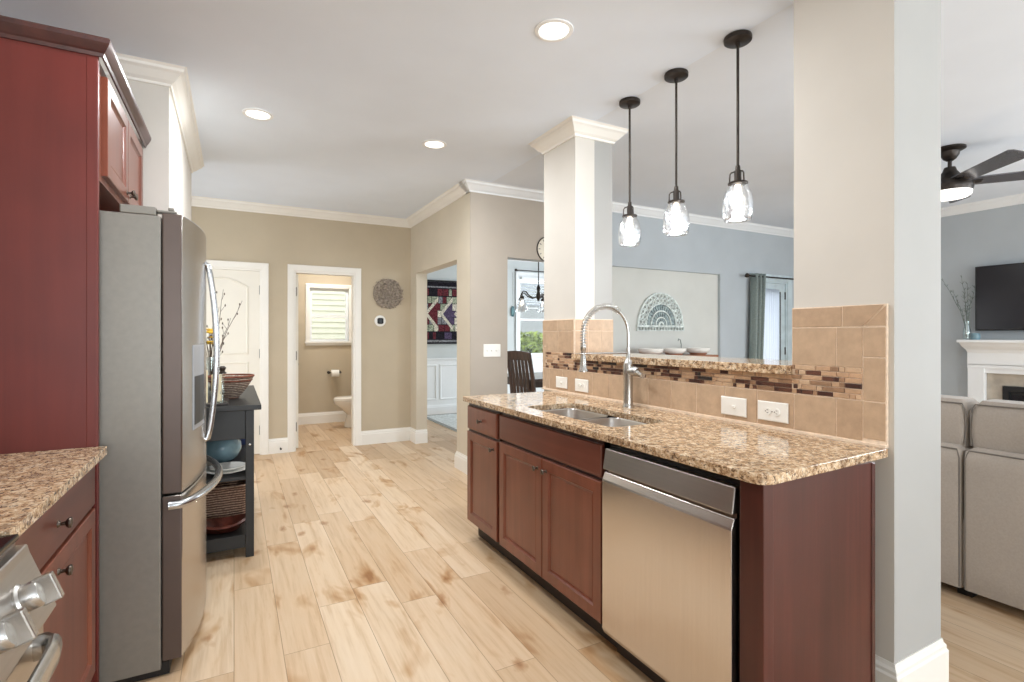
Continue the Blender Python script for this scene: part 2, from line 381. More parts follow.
# ------------------------------------------------------------------ the setting
H = 2.745
def wall(name, axis, c0, c1, a0, a1, z0, z1, mat_, holes=()):    # slab of constant X or Y with rectangular openings
    mb = MB(); cuts = sorted(holes); cur = a0
    def bx(p, q, r, t):
        if q - p > 1e-4 and t - r > 1e-4:
            mb.box(c0, c1, p, q, r, t) if axis == 'X' else mb.box(p, q, c0, c1, r, t)
    for h0, h1, b0, b1 in cuts:
        bx(cur, h0, z0, z1); bx(h0, h1, z0, b0); bx(h0, h1, b1, z1); cur = h1
    bx(cur, a1, z0, z1)
    return struct(mb.build(name, mat_))
struct(MB().box(-1.3, 7.3, -4.8, 8.4, -.08, 0).build('floor', 'floor'))
struct(MB().box(-1.3, 2.13, -4.8, 8.4, H, H + .1).build('ceiling', 'ceil'))
struct(MB().box(2.13, 5.87, -4.8, 8.4, H, H + .1).box(5.87, 7.3, -4.8, 4.62, H, H + .1).build('ceiling', 'ceil2'))
wall('wall_back', 'Y', 6.33, 6.45, -1.25, 1.95, 0, H, 'wall', [(-.50, .267, 0, 2.035), (.60, 1.27, 0, 2.04)])
wall('wall_left', 'X', -1.19, -1.04, -4.8, 3.355, 0, H, 'hall')
struct(MB().box(-1.19, -.31, 3.355, 5.03, 0, H).build('wall_left', 'cream'))
wall('wall_entry', 'X', -1.25, -1.10, 5.03, 6.33, 0, H, 'wall', [(5.2, 6.16, .1, 2.1)])  # opening made up to let the entry fill in
wall('wall_hall', 'X', 1.95, 2.085, 4.47, 8.2, 0, H, 'hallside', [(4.80, 6.095, 0, 2.065)])
wall('wall_living_back', 'Y', 4.47, 4.60, 2.085, 7.1, 0, H, 'gray', [(2.34, 3.2, 0, 2.07), (3.45, 5.335, 0, 2.07), (5.98, 6.65, 0, 2.03)])
struct(MB().box(1.949, 2.34, 4.462, 4.47, 0, H).box(2.34, 3.2, 4.462, 4.47, 2.07, H).build('wall_switch', 'hall'))
wall('wall_niche', 'Y', 4.508, 4.62, 3.45, 5.40, 0, 2.12, 'niche')
wall('wall_living_right', 'X', 7.1, 7.25, -3.6, 4.6, 0, H, 'gray', [(-2.0, -.4, .3, 2.35)])
wall('wall_living_rear', 'Y', -3.75, -3.6, 2.2, 7.25, 0, H, 'gray', [(3.6, 6.4, .2, 2.45)])
wall('wall_kitchen_rear', 'Y', -4.75, -4.6, -1.25, 2.35, 0, H, 'hall', [(-.95, 2.05, .3, 2.5)])
wall('wall_kitchen_side', 'X', 2.2, 2.35, -4.6, -3.6, 0, H, 'hall')
wall('wall_outer_back', 'Y', 8.2, 8.35, -1.25, 5.87, 0, H, 'dining', [(.99, 1.55, 1.22, 2.02), (4.55, 5.6, .95, 2.37)])
struct(MB().box(.44, 1.95, 8.19, 8.2, 0, 1.22).box(.44, .99, 8.19, 8.2, 1.22, H).box(1.55, 1.95, 8.19, 8.2, 1.22, H).box(.99, 1.55, 8.19, 8.2, 2.02, H).build('wall_powder_back', 'wall'))
wall('wall_powder_left', 'X', .32, .44, 6.45, 8.2, 0, H, 'wall')
wall('wall_dining_right', 'X', 5.75, 5.87, 4.6, 8.2, 0, H, 'dining', [(5.2, 7.6, .5, 2.4)])
struct(MB().box(2.085, 5.75, 8.19, 8.2, 0, .905).build('trim_wainscot', 'trimw'))

# columns and the half wall of the pass-through
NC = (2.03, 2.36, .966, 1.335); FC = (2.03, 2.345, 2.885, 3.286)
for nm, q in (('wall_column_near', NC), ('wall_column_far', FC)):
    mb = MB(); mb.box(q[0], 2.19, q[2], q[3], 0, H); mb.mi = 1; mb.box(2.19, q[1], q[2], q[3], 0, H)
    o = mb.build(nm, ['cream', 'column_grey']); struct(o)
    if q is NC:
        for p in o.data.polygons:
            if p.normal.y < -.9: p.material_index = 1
struct(MB().box(2.03, 2.16, 1.335, 2.885, 0, 1.15).build('wall_passthrough', 'cream'))
CR = [(0, 2.655), (.010, 2.655), (.014, 2.668), (.030, 2.680), (.058, 2.712), (.072, 2.722), (.076, 2.735), (.088, 2.745), (0, 2.745)]
struct(MB().sweep(CR, [(-1.04, -4.6), (-1.04, 3.355), (-.31, 3.355), (-.31, 5.03), (-1.1, 5.03), (-1.1, 6.33), (1.95, 6.33), (1.95, 4.47)]).build('trim_crown_kitchen', 'trim'))
struct(MB().sweep(CR, [(1.95, 4.55), (1.95, 4.47), (7.1, 4.47), (7.1, -3.6)]).build('trim_crown_living', 'trimw'))
struct(MB().sweep(CR, [(2.085, 8.2), (5.75, 8.2), (5.75, 4.6)]).build('trim_crown_dining', 'trimw'))
for q in (FC,):
    struct(MB().sweep(CR, [(q[0], q[2]), (q[1], q[2]), (q[1], q[3]), (q[0], q[3])], closed=True).build('trim_crown_column', 'trim'))
BB = [(0, 0), (.018, 0), (.018, .122), (.013, .130), (.013, .142), (.006, .152), (.004, .165), (0, .165)]
def base(name, path, closed=False, m_='trim'): return struct(MB().sweep(BB, path, closed=closed).build(name, m_))
base('baseboard_left', [(-.31, 3.355), (-.31, 5.03), (-1.1, 5.03), (-1.1, 6.33), (-.57, 6.33)])
base('baseboard_back', [(.337, 6.33), (.53, 6.33)])
base('baseboard_back', [(1.34, 6.33), (1.95, 6.33), (1.95, 6.095), (2.085, 6.095)])
base('baseboard_hall', [(2.085, 4.80), (1.95, 4.80), (1.95, 4.462), (2.34, 4.462)])
base('baseboard_powder', [(.44, 6.45), (.44, 8.19), (1.95, 8.19), (1.95, 6.45)])
base('baseboard_column', [(2.03, 1.10), (2.03, .966), (2.36, .966), (2.36, 1.335)])
base('baseboard_dining', [(2.085, 6.15), (2.085, 8.19), (5.75, 8.19)], m_='trimw')
base('baseboard_living', [(5.40, 4.47), (5.88, 4.47)], m_='trimw')
base('baseboard_living', [(6.75, 4.47), (7.1, 4.47), (7.1, 2.62)], m_='trimw')
# wainscot panels and chair rail in the dining room
mb = MB(); mb.sweep([(0, .90), (.02, .90), (.028, .915), (.028, .935), (0, .935)], [(2.085, 8.19), (5.75, 8.19)])
x = 2.43
while x < 4.2:
    for x0, x1 in ((x, x + .51),):
        mb.sweep([(0, 0), (.008, .012), (.022, .014), (.03, .004), (.03, 0)], [(x0, .27), (x1, .27), (x1, .80), (x0, .80)], lambda a, b, c: (a, 8.19 - c, b), closed=True)
    x += .62
struct(mb.build('trim_chair_rail', 'trimw'))

# casings
def casing(name, x0, x1, h, y, mat_='trim', jamb=.12, wd=.07):
    mb = MB(); pr = [(0, 0), (0, .012), (-.012, .016), (-wd + .018, .020), (-wd + .006, .022), (-wd, .018), (-wd, 0)]
    mb.sweep(pr, [(x0, 0), (x0, h), (x1, h), (x1, 0)], lambda a, b, c: (a, y - c, b))
    if jamb:
        mb.box(x0, x0 + .018, y, y + jamb, 0, h); mb.box(x1 - .018, x1, y, y + jamb, 0, h); mb.box(x0 + .018, x1 - .018, y, y + jamb, h - .018, h)
    return struct(mb.build(name, mat_))
casing('trim_closet_door', -.50, .267, 2.035, 6.33)
casing('trim_powder_door', .60, 1.27, 2.04, 6.33)
casing('trim_patio_door', 5.98, 6.65, 2.03, 4.47, 'glassdark', .10, .09)

# closed closet door: slab with two moulded panels (arched upper one) and hinges
d = MB().box(-.482, .249, 6.345, 6.38, .01, 2.015).build('door_1', 'doorw'); struct(d)
def panel_loop(x0, x1, z0, z1, rise):
    p = [(x0, z0), (x1, z0), (x1, z1)]
    for i in range(1, 12): t = i / 12; p.append((x1 + (x0 - x1) * t, z1 + rise * math.sin(PI * t)))
    return p + [(x0, z1)]
BEAD = [(0, -.002), (.004, .005), (.012, .009), (.022, .004), (.026, -.002)]
mb = MB()
for lp in (panel_loop(-.35, .115, 1.13, 1.83, .085), panel_loop(-.35, .115, .24, 1.0, 0)):
    mb.sweep(BEAD, lp, lambda a, b, c: (a, 6.345 - c, b), closed=True)
mb.build('panel_moulding', 'doorw', d)
for z in (.22, 1.06, 1.76): MB().box(.245, .262, 6.335, 6.35, z, z + .10).build('hinge', 'hinge', d)
MB().lathe([(.004, -.012), (.026, -.008), (.028, 0), (.012, .006), (.01, .03), (.026, .04), (.03, .052), (.02, .064), (.002, .066)][::-1], (-.43, 6.34, .98), 16, 'Y').build('door_knob', 'bronze', d).location.y -= .0
# powder room door standing open into the room
d = MB().box(.620, .655, 6.452, 7.06, .012, 2.015).build('door_2', 'doorw'); struct(d)
for z in (.22, 1.03, 1.76): MB().box(.612, .628, 6.355, 6.452, z, z + .10).build('hinge', 'hinge', d)
MB().sphere((.69, 7.0, .95), .026).tube([(.655, 7.0, .95), (.68, 7.0, .95)], .01).build('door_knob', 'bronze', d, smooth=True)

# powder room window: frame, sashes, pane
def window(name, x0, x1, z0, z1, y, wd, mat_, rail):
    o = MB().sweep([(0, 0), (0, .012), (-wd + .01, .02), (-wd, .016), (-wd, 0)], [(x0, z0), (x0, z1), (x1, z1), (x1, z0)], lambda a, b, c: (a, y - c, b), closed=True).build(name, mat_)
    struct(o)
    MB().box(x0 - wd - .01, x1 + wd + .01, y - .045, y + .02, z0 - .022, z0).build('window_sill', mat_, o)
    mb = MB()
    mb.sweep([(0, .05), (.035, .05), (.035, .09), (0, .09)], [(x0, z0), (x0, z1), (x1, z1), (x1, z0)], lambda a, b, c: (a, y + c, b), closed=True)
    mb.box(x0 + .034, x1 - .034, y + .055, y + .085, rail - .02, rail + .02)
    mb.build('sash', 'trimw', o)
    MB().box(x0 + .02, x1 - .02, y + .068, y + .072, z0 + .02, z1 - .02).build('pane', 'pane', o)
    return o
w1 = window('window_1', .99, 1.55, 1.22, 2.02, 8.19, .06, 'trim', 1.60)
w2 = window('window_2', 4.55, 5.6, .95, 2.37, 8.19, .09, 'trimw', 1.60)

# ------------------------------------------------------------------ island: cabinets, dishwasher, counter, sink, faucet
DOOR = [(0, 0), (0, .018), (.003, .020), (.052, .020), (.058, .013), (.066, .009), (.071, .011)]
DRAW = [(0, 0), (0, .014), (.004, .019), (.012, .020)]
def face(name, y0, y1, z0, z1, x, loops, parent, mat_='cherry', sgn=-1):
    return MB().nest(y1 - y0, z1 - z0, [(i, n) for i, n in loops], lambda a, b, n: (x + sgn * n, y0 + a, z0 + b)).build(name, mat_, parent)
def knob(x, y, z, parent, sgn=-1, k=1.0, name='knob', mat_='knob'):
    pr = [(.009, 0), (.008, .003), (.0045, .006), (.0045, .014), (.011, .018), (.0135, .023), (.012, .027), (.002, .029)]
    return MB().lathe([(r * k, sgn * h * k) for r, h in pr], (x, y, z), 14, 'X', (True, True)).build(name, mat_, parent, smooth=True)
def cabinet(name, label, y0, y1, x0=1.35, x1=2.0):
    t = thing(name, label, 'cabinet', (x0, (y0 + y1) / 2, 0), 'island base cabinets')
    mb = MB(); mb.box(x0, x1, y0, y1, .115, .70); mb.box(x0, x0 + .04, y0, y1, .70, .884); mb.box(x0, x1, y0, y0 + .018, .70, .884); mb.box(x0, x1, y1 - .018, y1, .70, .884); mb.box(x1 - .03, x1, y0, y1, .70, .884)
    mb.build('body', 'cherrydark', t)
    MB().box(x0 + .065, x1 - .1, y0, y1, 0, .115).build('toe_kick', 'toe', t); return t
t = cabinet('base_cabinet', 'narrow cherry base cabinet with one small drawer at the far end of the island', 2.652, 3.11)
d = face('drawer', 2.672, 3.098, .712, .858, 1.35, DRAW, t); knob(1.33, 2.885, .785, d)
d = face('door', 2.672, 3.098, .122, .696, 1.35, DOOR, t); knob(1.33, 2.715, .645, d)
t = cabinet('sink_base_cabinet', 'wide cherry base cabinet with two doors under the sink', 1.695, 2.652)
face('false_drawer_front', 1.71, 2.638, .722, .858, 1.35, DRAW, t, 'cherryY')
d = face('door', 2.178, 2.638, .122, .706, 1.35, DOOR, t); knob(1.33, 2.215, .652, d)
d = face('door', 1.71, 2.172, .122, .706, 1.35, DOOR, t); knob(1.33, 2.135, .652, d)
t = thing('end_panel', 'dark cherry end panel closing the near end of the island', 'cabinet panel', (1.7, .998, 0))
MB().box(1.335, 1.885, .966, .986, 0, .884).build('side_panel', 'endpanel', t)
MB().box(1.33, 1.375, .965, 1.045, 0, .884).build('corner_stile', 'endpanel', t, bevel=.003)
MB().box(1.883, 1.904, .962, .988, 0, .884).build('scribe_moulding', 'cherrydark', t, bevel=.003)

t = thing('dishwasher', 'stainless steel dishwasher built into the island beside the sink cabinet', 'dishwasher', (1.35, 1.37, 0))
MB().box(1.36, 1.95, 1.052, 1.69, .10, .865).build('tub', 'blackp', t)
MB().box(1.40, 1.90, 1.06, 1.69, 0, .10).build('toe_kick', 'toe', t)
dr = MB()
dr.loft([[(1.36, y, .105), (1.325, y, .105), (1.315, y, .125), (1.315, y, .722), (1.317, y, .730), (1.328, y, .757), (1.36, y, .757)] for y in (1.062, 1.682)])
d = dr.build('door', 'dwsteel', t, bevel=.002)
MB().prism([(1.318, .770), (1.36, .770), (1.36, .852), (1.332, .852)], lambda a, b, c: (a, c, b), 1.062, 1.682).build('control_strip', 'steel', t, bevel=.003)
MB().box(1.345, 1.36, 1.066, 1.678, .757, .770).build('handle_recess', 'steeld', t)

# granite counter with a cut-out
SK = rrect(1.43, 1.76, 1.765, 2.525, .05)
def slab(outline, hole, z0, z1):
    bm = bmesh.new(); es = []
    for lp in [outline] + ([hole] if hole else []):
        vs = [bm.verts.new((x, y, z0)) for x, y in lp]
        es += [bm.edges.new((vs[i], vs[(i + 1) % len(vs)])) for i in range(len(vs))]
    bmesh.ops.triangle_fill(bm, edges=es, use_beauty=True)
    r = bmesh.ops.extrude_face_region(bm, geom=list(bm.faces))
    bmesh.ops.translate(bm, verts=[v for v in r['geom'] if isinstance(v, bmesh.types.BMVert)], vec=(0, 0, z1 - z0))
    mb = MB(); mb.bm.free(); mb.bm = bm; return mb
out = arc((1.36, 1.000), .048, -PI, -PI / 2, 6) + [(2.0145, .978), (2.0145, 3.135)] + arc((1.325, 3.122), .013, PI / 2, PI, 3)
tag(slab(out, SK, .884, .914).build('countertop', 'granite', origin=(1.66, 2.05, .884), bevel=.005), 'long brown granite countertop on the island with a sink cut into it', 'countertop', 'granite counters')
t = thing('sink', 'double bowl stainless steel undermount sink in the island counter', 'sink', (1.595, 2.145, .70))
def bowl(y0, y1, name):
    R = [(0, .8838), (.004, .876), (.012, .74), (.03, .712), (.06, .705)]
    mb = MB(); rings = [[(x, y, z) for x, y in rrect(1.432 + i, 1.758 - i, y0 + i, y1 - i, max(.05 - i * .3, .012))] for i, z in R]
    mb.loft(rings, (False, True)); c = ((1.595), (y0 + y1) / 2)
    o = mb.build(name, 'steel', t, smooth=True)
    MB().lathe([(.042, .7075), (.038, .7085), (.02, .7065), (.001, .7065)], (c[0], c[1], 0), 18).build('drain', 'nickel', o)
bowl(2.165, 2.523, 'bowl'); bowl(1.767, 2.135, 'bowl')
mb = MB(); mb.box(1.433, 1.757, 2.132, 2.168, .86, .872); mb.build('divider', 'nickel', t, bevel=.004)

FX, FY = 1.924, 2.23; SX = 1.634; SYo = .02
t = thing('faucet', 'tall brushed nickel spring faucet rising behind the sink', 'faucet', (FX, FY, .914))
MB().lathe([(.031, .914), (.031, .922), (.027, .930), (.0262, .94), (.0262, 1.085), (.028, 1.09), (.028, 1.15), (.020, 1.17), (.012, 1.18), (.0105, 1.24)], (FX, FY, 0), 20, cap=(True, True)).build('base', 'nickel', t, smooth=True)
lv = MB(); lv.lathe([(.025, 0), (.025, -.05), (.021, -.058), (.017, -.064)], (FX + .002, FY - .01, 1.115), 18, 'Y', (True, True))
lv.tube([(FX, FY - .06, 1.115), (FX, FY - .075, 1.11), (FX - .005, FY - .105, 1.10), (FX - .012, FY - .13, 1.095)], [.015, .012, .012, .015], 10)
lv.build('lever_handle', 'nickel', t, smooth=True)
cx, rad = (FX + SX) / 2, (FX - SX) / 2; zc = 1.468 - rad
hose = [(FX, FY, 1.17), (FX, FY, 1.25)] + [(cx + rad * math.cos(PI * i / 20), FY + SYo * (i / 20), zc + rad * math.sin(PI * i / 20)) for i in range(21)] + [(SX, FY + SYo, 1.25)]
MB().tube(hose, .0078, 10).build('hose', 'nickel', t, smooth=True)
P = [Vector(p) for p in hose[1:]]; L = [0]
for a, b in zip(P, P[1:]): L.append(L[-1] + (b - a).length)
def at(s):
    for i in range(len(P) - 1):
        if s <= L[i + 1] or i == len(P) - 2:
            u = (s - L[i]) / max(1e-6, L[i + 1] - L[i]); return P[i].lerp(P[i + 1], u), (P[i + 1] - P[i]).normalized()
coil = []; turns = 26; n = turns * 9
for i in range(n + 1):
    c, tg = at(L[-1] * (.34 + .66 * i / n)); q = Vector((0, 1, 0)); q = (q - tg * q.dot(tg)).normalized(); b = tg.cross(q); a = 2 * PI * turns * i / n
    coil.append(c + (q * math.cos(a) + b * math.sin(a)) * .0155)
MB().tube(coil, .0023, 5).build('spring', 'nickel', t, smooth=True)
MB().lathe([(.0145, 1.262), (.0155, 1.255), (.0155, 1.235), (.012, 1.23), (.012, 1.205), (.0135, 1.20), (.0165, 1.16), (.0195, 1.135), (.025, 1.125), (.025, 1.118), (.018, 1.117)], (SX, FY + SYo, 0), 18, cap=(True, True)).build('spray_head', 'nickel', t, smooth=True)
arm = MB(); arm.tube([(FX, FY, 1.213), (SX + .02, FY + SYo, 1.213)], .0055, 8)
arm.tube([(SX + .019 * math.cos(a), FY + SYo + .019 * math.sin(a), 1.213) for a in [2 * PI * i / 16 for i in range(16)]], .004, 6, closed=True)
arm.build('support_arm', 'nickel', t, smooth=True)

# bar ledge and tiled backsplash
tag(slab([(1.983, 1.337), (2.42, 1.337), (2.42, 2.868), (1.983, 2.868)], None, 1.1502, 1.188).build('bar_ledge', 'granite', origin=(2.2, 2.1, 1.15), bevel=.006), 'raised brown granite bar ledge between the two columns', 'bar ledge', 'granite counters')
t = thing('backsplash', 'tan tile backsplash with brown mosaic strip behind the island counter', 'tile backsplash', (2.02, 2.1, .914))
TX = 2.0155
mb = MB(); mb.box(2.018, 2.0295, .984, 3.285, .9145, 1.15); mb.box(2.018, 2.0295, .984, 1.334, 1.15, 1.422); mb.box(2.018, 2.0295, 2.886, 3.285, 1.15, 1.422); mb.box(2.018, 2.345, 2.874, 2.8845, 1.19, 1.422)
mb.build('grout_bed', 'grout', t)
def tile(mb, y0, y1, z0, z1):
    g = .0022; mb.mi = random.randrange(2)
    mb.nest(y1 - y0 - 2 * g, z1 - z0 - 2 * g, [(0, 0), (0, .0016), (.0015, .0022)], lambda a, b, n: (2.018 - n, y0 + g + a, z0 + g + b))
mb = MB(); y = 1.062; E_ = [1.062, 1.156]
while E_[-1] < 3.2: E_.append(E_[-1] + .1695)
E_[-1] = 3.24
for a, b in zip(E_, E_[1:]): tile(mb, a, b, .926, 1.073)
mb.build('field_tiles', ['tile', 'tile2'], t)
for q in (((1.062, 1.156), (1.156, 1.334)), ((2.888, 3.07), (3.07, 3.24))):
    mb = MB()
    for a, b in q: tile(mb, a, b, 1.19, 1.342)
    mb.build('field_tiles', ['tile', 'tile2'], t)
for near in (1, 0):
  mb = MB()
  for a, b in (((.986, 1.062),) if near else ((3.24, 3.284),)):
    for z0, z1 in ((.936, 1.073), (1.073, 1.232), (1.232, 1.342)): tile(mb, a, b, z0, z1)
  for a, b in (((1.135, 1.334),) if near else ((2.888, 3.09), (3.09, 3.284))): tile(mb, a, b, 1.342, 1.42)
  if near:
   for poly in ([(.987, 1.346), (1.056, 1.346), (.987, 1.413)], [(1.062, 1.345), (1.132, 1.345), (1.132, 1.419), (.992, 1.419)]):
    mb.prism(poly, lambda a, b, c: (c, a, b), 2.0158, 2.0185)
  mb.build('border_tiles', ['tile', 'tile2'], t)
mb = MB()
for x0, x1 in ((2.02, 2.13), (2.13, 2.24), (2.24, 2.345)):
    for z0, z1 in ((1.192, 1.342), (1.342, 1.42)):
        mb.mi = random.randrange(2); mb.nest(x1 - x0 - .003, z1 - z0 - .003, [(0, 0), (0, .0015), (.0015, .002)], lambda a, b, n: (x0 + .0015 + a, 2.8745 - n, z0 + .0015 + b))
mb.build('side_tiles', ['tile', 'tile2'], t)
mb = MB(); rnd = random.Random(3)
for y0, y1, rows in ((1.064, 1.334, [1.075 + .0195 * k for k in range(6)]), (1.334, 2.886, [1.075 + .0186 * k for k in range(4)]), (2.886, 3.238, [1.075 + .0195 * k for k in range(6)])):
    for z in rows:
        y = y0
        while y < y1 - .012:
            ln = rnd.choice([.018, .022, .03, .045, .06, .085]); e = min(y + ln, y1)
            mb.mi = rnd.choices(range(6), [20, 16, 22, 18, 4, 18])[0]
            mb.nest(e - y - .0022, .0164, [(0, 0), (0, .004), (.001, .005)], lambda a, b, n: (2.019 - n, y + .0011 + a, z + .0011 + b)); y = e
mb.build('mosaic_strip', MOS, t)
MB().box(2.008, 2.02, .984, 3.284, .9145, .924).build('caulk_edge', 'grout', t)

# wall plates
def plate(label, y0, y1, z0, z1, kind):
    t = thing('electrical_outlet' if kind == 'outlet' else 'light_switch', label, 'outlet' if kind == 'outlet' else 'switch', (2.0135, (y0 + y1) / 2, z0), 'plates on the backsplash')
    MB().nest(y1 - y0, z1 - z0, [(0, 0), (0, .003), (.004, .006)], lambda a, b, n: (2.0135 - n, y0 + a, z0 + b)).build('cover_plate', 'plate', t)
    c = (y0 + y1) / 2; zc = (z0 + z1) / 2
    if kind == 'outlet':
        for k in (-1, 1):
            r = MB().lathe([(.0165, 0), (.0165, -.003), (.001, -.003)], (2.0075, c + k * .021, zc), 20, 'X').build('receptacle', 'plate', t)
            mb = MB()
            for q in (-1, 1): mb.box(2.004, 2.0047, c + k * .021 - .006, c + k * .021 + .002, zc + q * .006 - .001, zc + q * .006 + .001)
            mb.box(2.004, 2.0047, c + k * .021 + .005, c + k * .021 + .0095, zc - .0022, zc + .0022); mb.build('slot', 'slot', r)
        MB().lathe([(.003, 0), (.002, -.0012)], (2.0075, c, zc), 8, 'X', (True, True)).build('screw', 'slot', t)
    else:
        MB().box(2.0005, 2.008, c - .012, c + .004, zc - .006, zc + .006).build('toggle', 'plate', t, bevel=.001)
plate('white switch plate on the backsplash, left of the duplex outlet by the near column', 1.545, 1.68, .944, 1.028, 'switch')
plate('white duplex outlet on the backsplash nearest the near column', 1.347, 1.487, .946, 1.029, 'outlet')
plate('small white switch plate left of the faucet, nearest the far end of the backsplash', 2.955, 3.093, .944, 1.022, 'switch')
plate('small white outlet plate between the faucet and the end switch plate', 2.716, 2.86, .940, 1.022, 'outlet')

# ------------------------------------------------------------------ pendants and ceiling cans
def make_pendant(x, y, label):
    t = thing('pendant_light', label, 'pendant lamp', (x, y, H), 'pendants over the bar')
    MB().lathe([(.001, H - .001), (.062, H - .001), (.064, H - .008), (.063, H - .022), (.058, H - .026), (.012, H - .03), (.011, H - .045)], (x, y, 0), 28, cap=(True, True)).build('canopy', 'bronze', t, smooth=True)
    MB().tube([(x, y, H - .03), (x, y, 2.10)], .0065, 10).build('rod', 'bronze', t, smooth=True)
    mb = MB(); mb.lathe([(.0105, 2.125), (.012, 2.105), (.0165, 2.10), (.0165, 2.045)], (x, y, 0), 16, cap=(True, True))
    mb.lathe([(.044, 2.036), (.046, 2.041), (.044, 2.045), (.008, 2.052)], (x, y, 0), 24, cap=(True, True))
    for k in range(3):
        a = k * 2 * PI / 3 + .4; c, s_ = math.cos(a), math.sin(a)
        mb.tube([(x + c * .012, y + s_ * .012, 2.098), (x + c * .030, y + s_ * .030, 2.092), (x + c * .036, y + s_ * .036, 2.083), (x + c * .038, y + s_ * .038, 2.043)], .0035, 6)
    mb.build('socket_cap', 'bronze', t, smooth=True)
    sh = [(.038, 2.036), (.042, 2.026), (.054, 2.008), (.064, 1.98), (.069, 1.945), (.0695, 1.91), (.066, 1.88), (.060, 1.862)]
    MB().lathe(sh + [(r - .003, z) for r, z in sh[::-1]], (x, y, 0), 32).build('glass_shade', 'seeded', t, smooth='all')
    MB().lathe([(.006, 2.045), (.014, 2.03), (.015, 2.0), (.022, 1.97), (.022, 1.955), (.014, 1.935), (.002, 1.930)], (x, y, 0), 16).build('bulb', 'bulb', t, smooth='all')
    return t
p0 = make_pendant(2.134, 2.459, 'seeded glass pendant lamp farthest over the bar, beside the far column')
dup(p0, (2.134, 2.08, H), 'seeded glass pendant lamp hanging in the middle of the three')
dup(p0, (2.134, 1.686, H), 'seeded glass pendant lamp nearest over the bar, beside the near column')
x, y = CANS[0]
c0 = thing('recessed_light', 'round recessed ceiling light nearest the pendants, largest of the three', 'ceiling light', (x, y, H), 'recessed ceiling lights')
MB().lathe([(.092, H - .0005), (.090, H - .006), (.074, H - .008), (.070, H - .004)], (x, y, 0), 32).build('trim_ring', 'trimw', c0, smooth=True)
MB().lathe([(.072, H - .004), (.05, H - .006), (.001, H - .007)], (x, y, 0), 32).build('lens', 'lens', c0, smooth='all')
dup(c0, CANS[1] + (H,), 'round recessed ceiling light at left above the refrigerator')
dup(c0, CANS[2] + (H,), 'small round recessed ceiling light before the hall wall, farthest right of the far pair')

# ------------------------------------------------------------------ left run: range, base cabinet, counter, tall panel, refrigerator, upper cabinet
t = thing('base_cabinet', 'cherry base cabinet with drawer and door between range and refrigerator', 'cabinet', (-.45, 1.87, 0))
MB().box(-1.03, -.452, 1.41, 2.328, .115, .884).build('body', 'cherrydark', t)
MB().box(-1.0, -.52, 1.41, 2.328, 0, .115).build('toe_kick', 'toe', t)
d = face('drawer', 1.42, 2.315, .712, .862, -.452, DRAW, t, 'cherryY', 1); knob(-.432, 1.87, .785, d, 1, 1.15)
d = face('door', 1.42, 2.315, .122, .700, -.452, DOOR, t, 'cherry', 1); knob(-.432, 1.87, .652, d, 1, 1.15)
o = slab([(-1.035, 1.408), (-.400, 1.408), (-.400, 2.29)] + arc((-.412, 2.318), .012, 0, PI / 2, 3) + [(-1.035, 2.33)], None, .884, .914)
tag(o.build('countertop', 'granite', origin=(-.7, 1.87, .884), bevel=.005), 'short brown granite countertop between range and refrigerator', 'countertop', 'granite counters')

t = thing('kitchen_range', 'stainless steel range with large control knobs at the lower left edge', 'range', (-.6, 1.02, 0))
MB().box(-1.03, -.39, .645, 1.403, .03, .895).build('body', 'steeld', t, bevel=.003)
MB().box(-1.03, -.385, .643, 1.404, .896, .908).build('cooktop', 'rangeglass', t, bevel=.003)
for y in (.68, 1.04):
    mb = MB()
    for k in range(4): mb.box(-.98, -.42, y + k * .105, y + k * .105 + .012, .925, .938)
    for x in (-.98, -.70, -.432): mb.box(x, x + .012, y, y + .327, .925, .938)
    for x in (-.98, -.432):
        for q in (y, y + .315): mb.box(x, x + .012, q, q + .012, .908, .925)
    mb.build('grate', 'cast', t, bevel=.002)
A = Vector((-.368, 0, .868)); B = Vector((-.325, 0, .748)); nrm = Vector((B.z - A.z, 0, -(B.x - A.x))).normalized() * -1
MB().loft([[(-.392, y, .885), (-.372, y, .885), (A.x, y, A.z), (B.x, y, B.z), (-.392, y, .748)] for y in (.645, 1.403)]).build('control_panel', 'steel', t, bevel=.003)
for k, yk in enumerate((.70, .82, .98, 1.13, 1.28)):
    c = A.lerp(B, .42); c.y = yk; dirn = nrm; s1 = (B - A).normalized(); s2 = Vector((0, 1, 0))
    def ring(r, h): return [c + dirn * h + (s1 * math.cos(2 * PI * j / 20) + s2 * math.sin(2 * PI * j / 20)) * r for j in range(20)]
    b = MB().loft([ring(.030, 0), ring(.030, .004), ring(.026, .008), ring(.026, .030), ring(.023, .034)], (True, True)).build('control_knob', 'nickel', t, smooth=True)
    MB().obox(c + dirn * .042, s1 * .027, s2 * .0085, dirn * .016).build('grip', 'nickel', b, bevel=.003)
MB().box(-.392, -.345, .65, 1.398, .17, .735).build('oven_door', 'steel', t, bevel=.004)
MB().box(-.346, -.342, .74, 1.31, .28, .62).build('oven_window', 'rangeglass', t)
hp = [(-.346, 1.338, .700), (-.325, 1.336, .702), (-.310, 1.318, .703), (-.303, 1.27, .704), (-.300, 1.02, .704), (-.303, .78, .704), (-.310, .732, .703), (-.325, .714, .702), (-.346, .712, .700)]
hb = MB(); hb.tube(hp, .0125, 12)
for v_ in hb.bm.verts: v_.co.z = .704 + (v_.co.z - .704) * 2.0
hb.build('oven_handle', 'nickel', t, smooth=True)
MB().box(-.392, -.35, .65, 1.398, .035, .16).build('drawer', 'steel', t, bevel=.004)

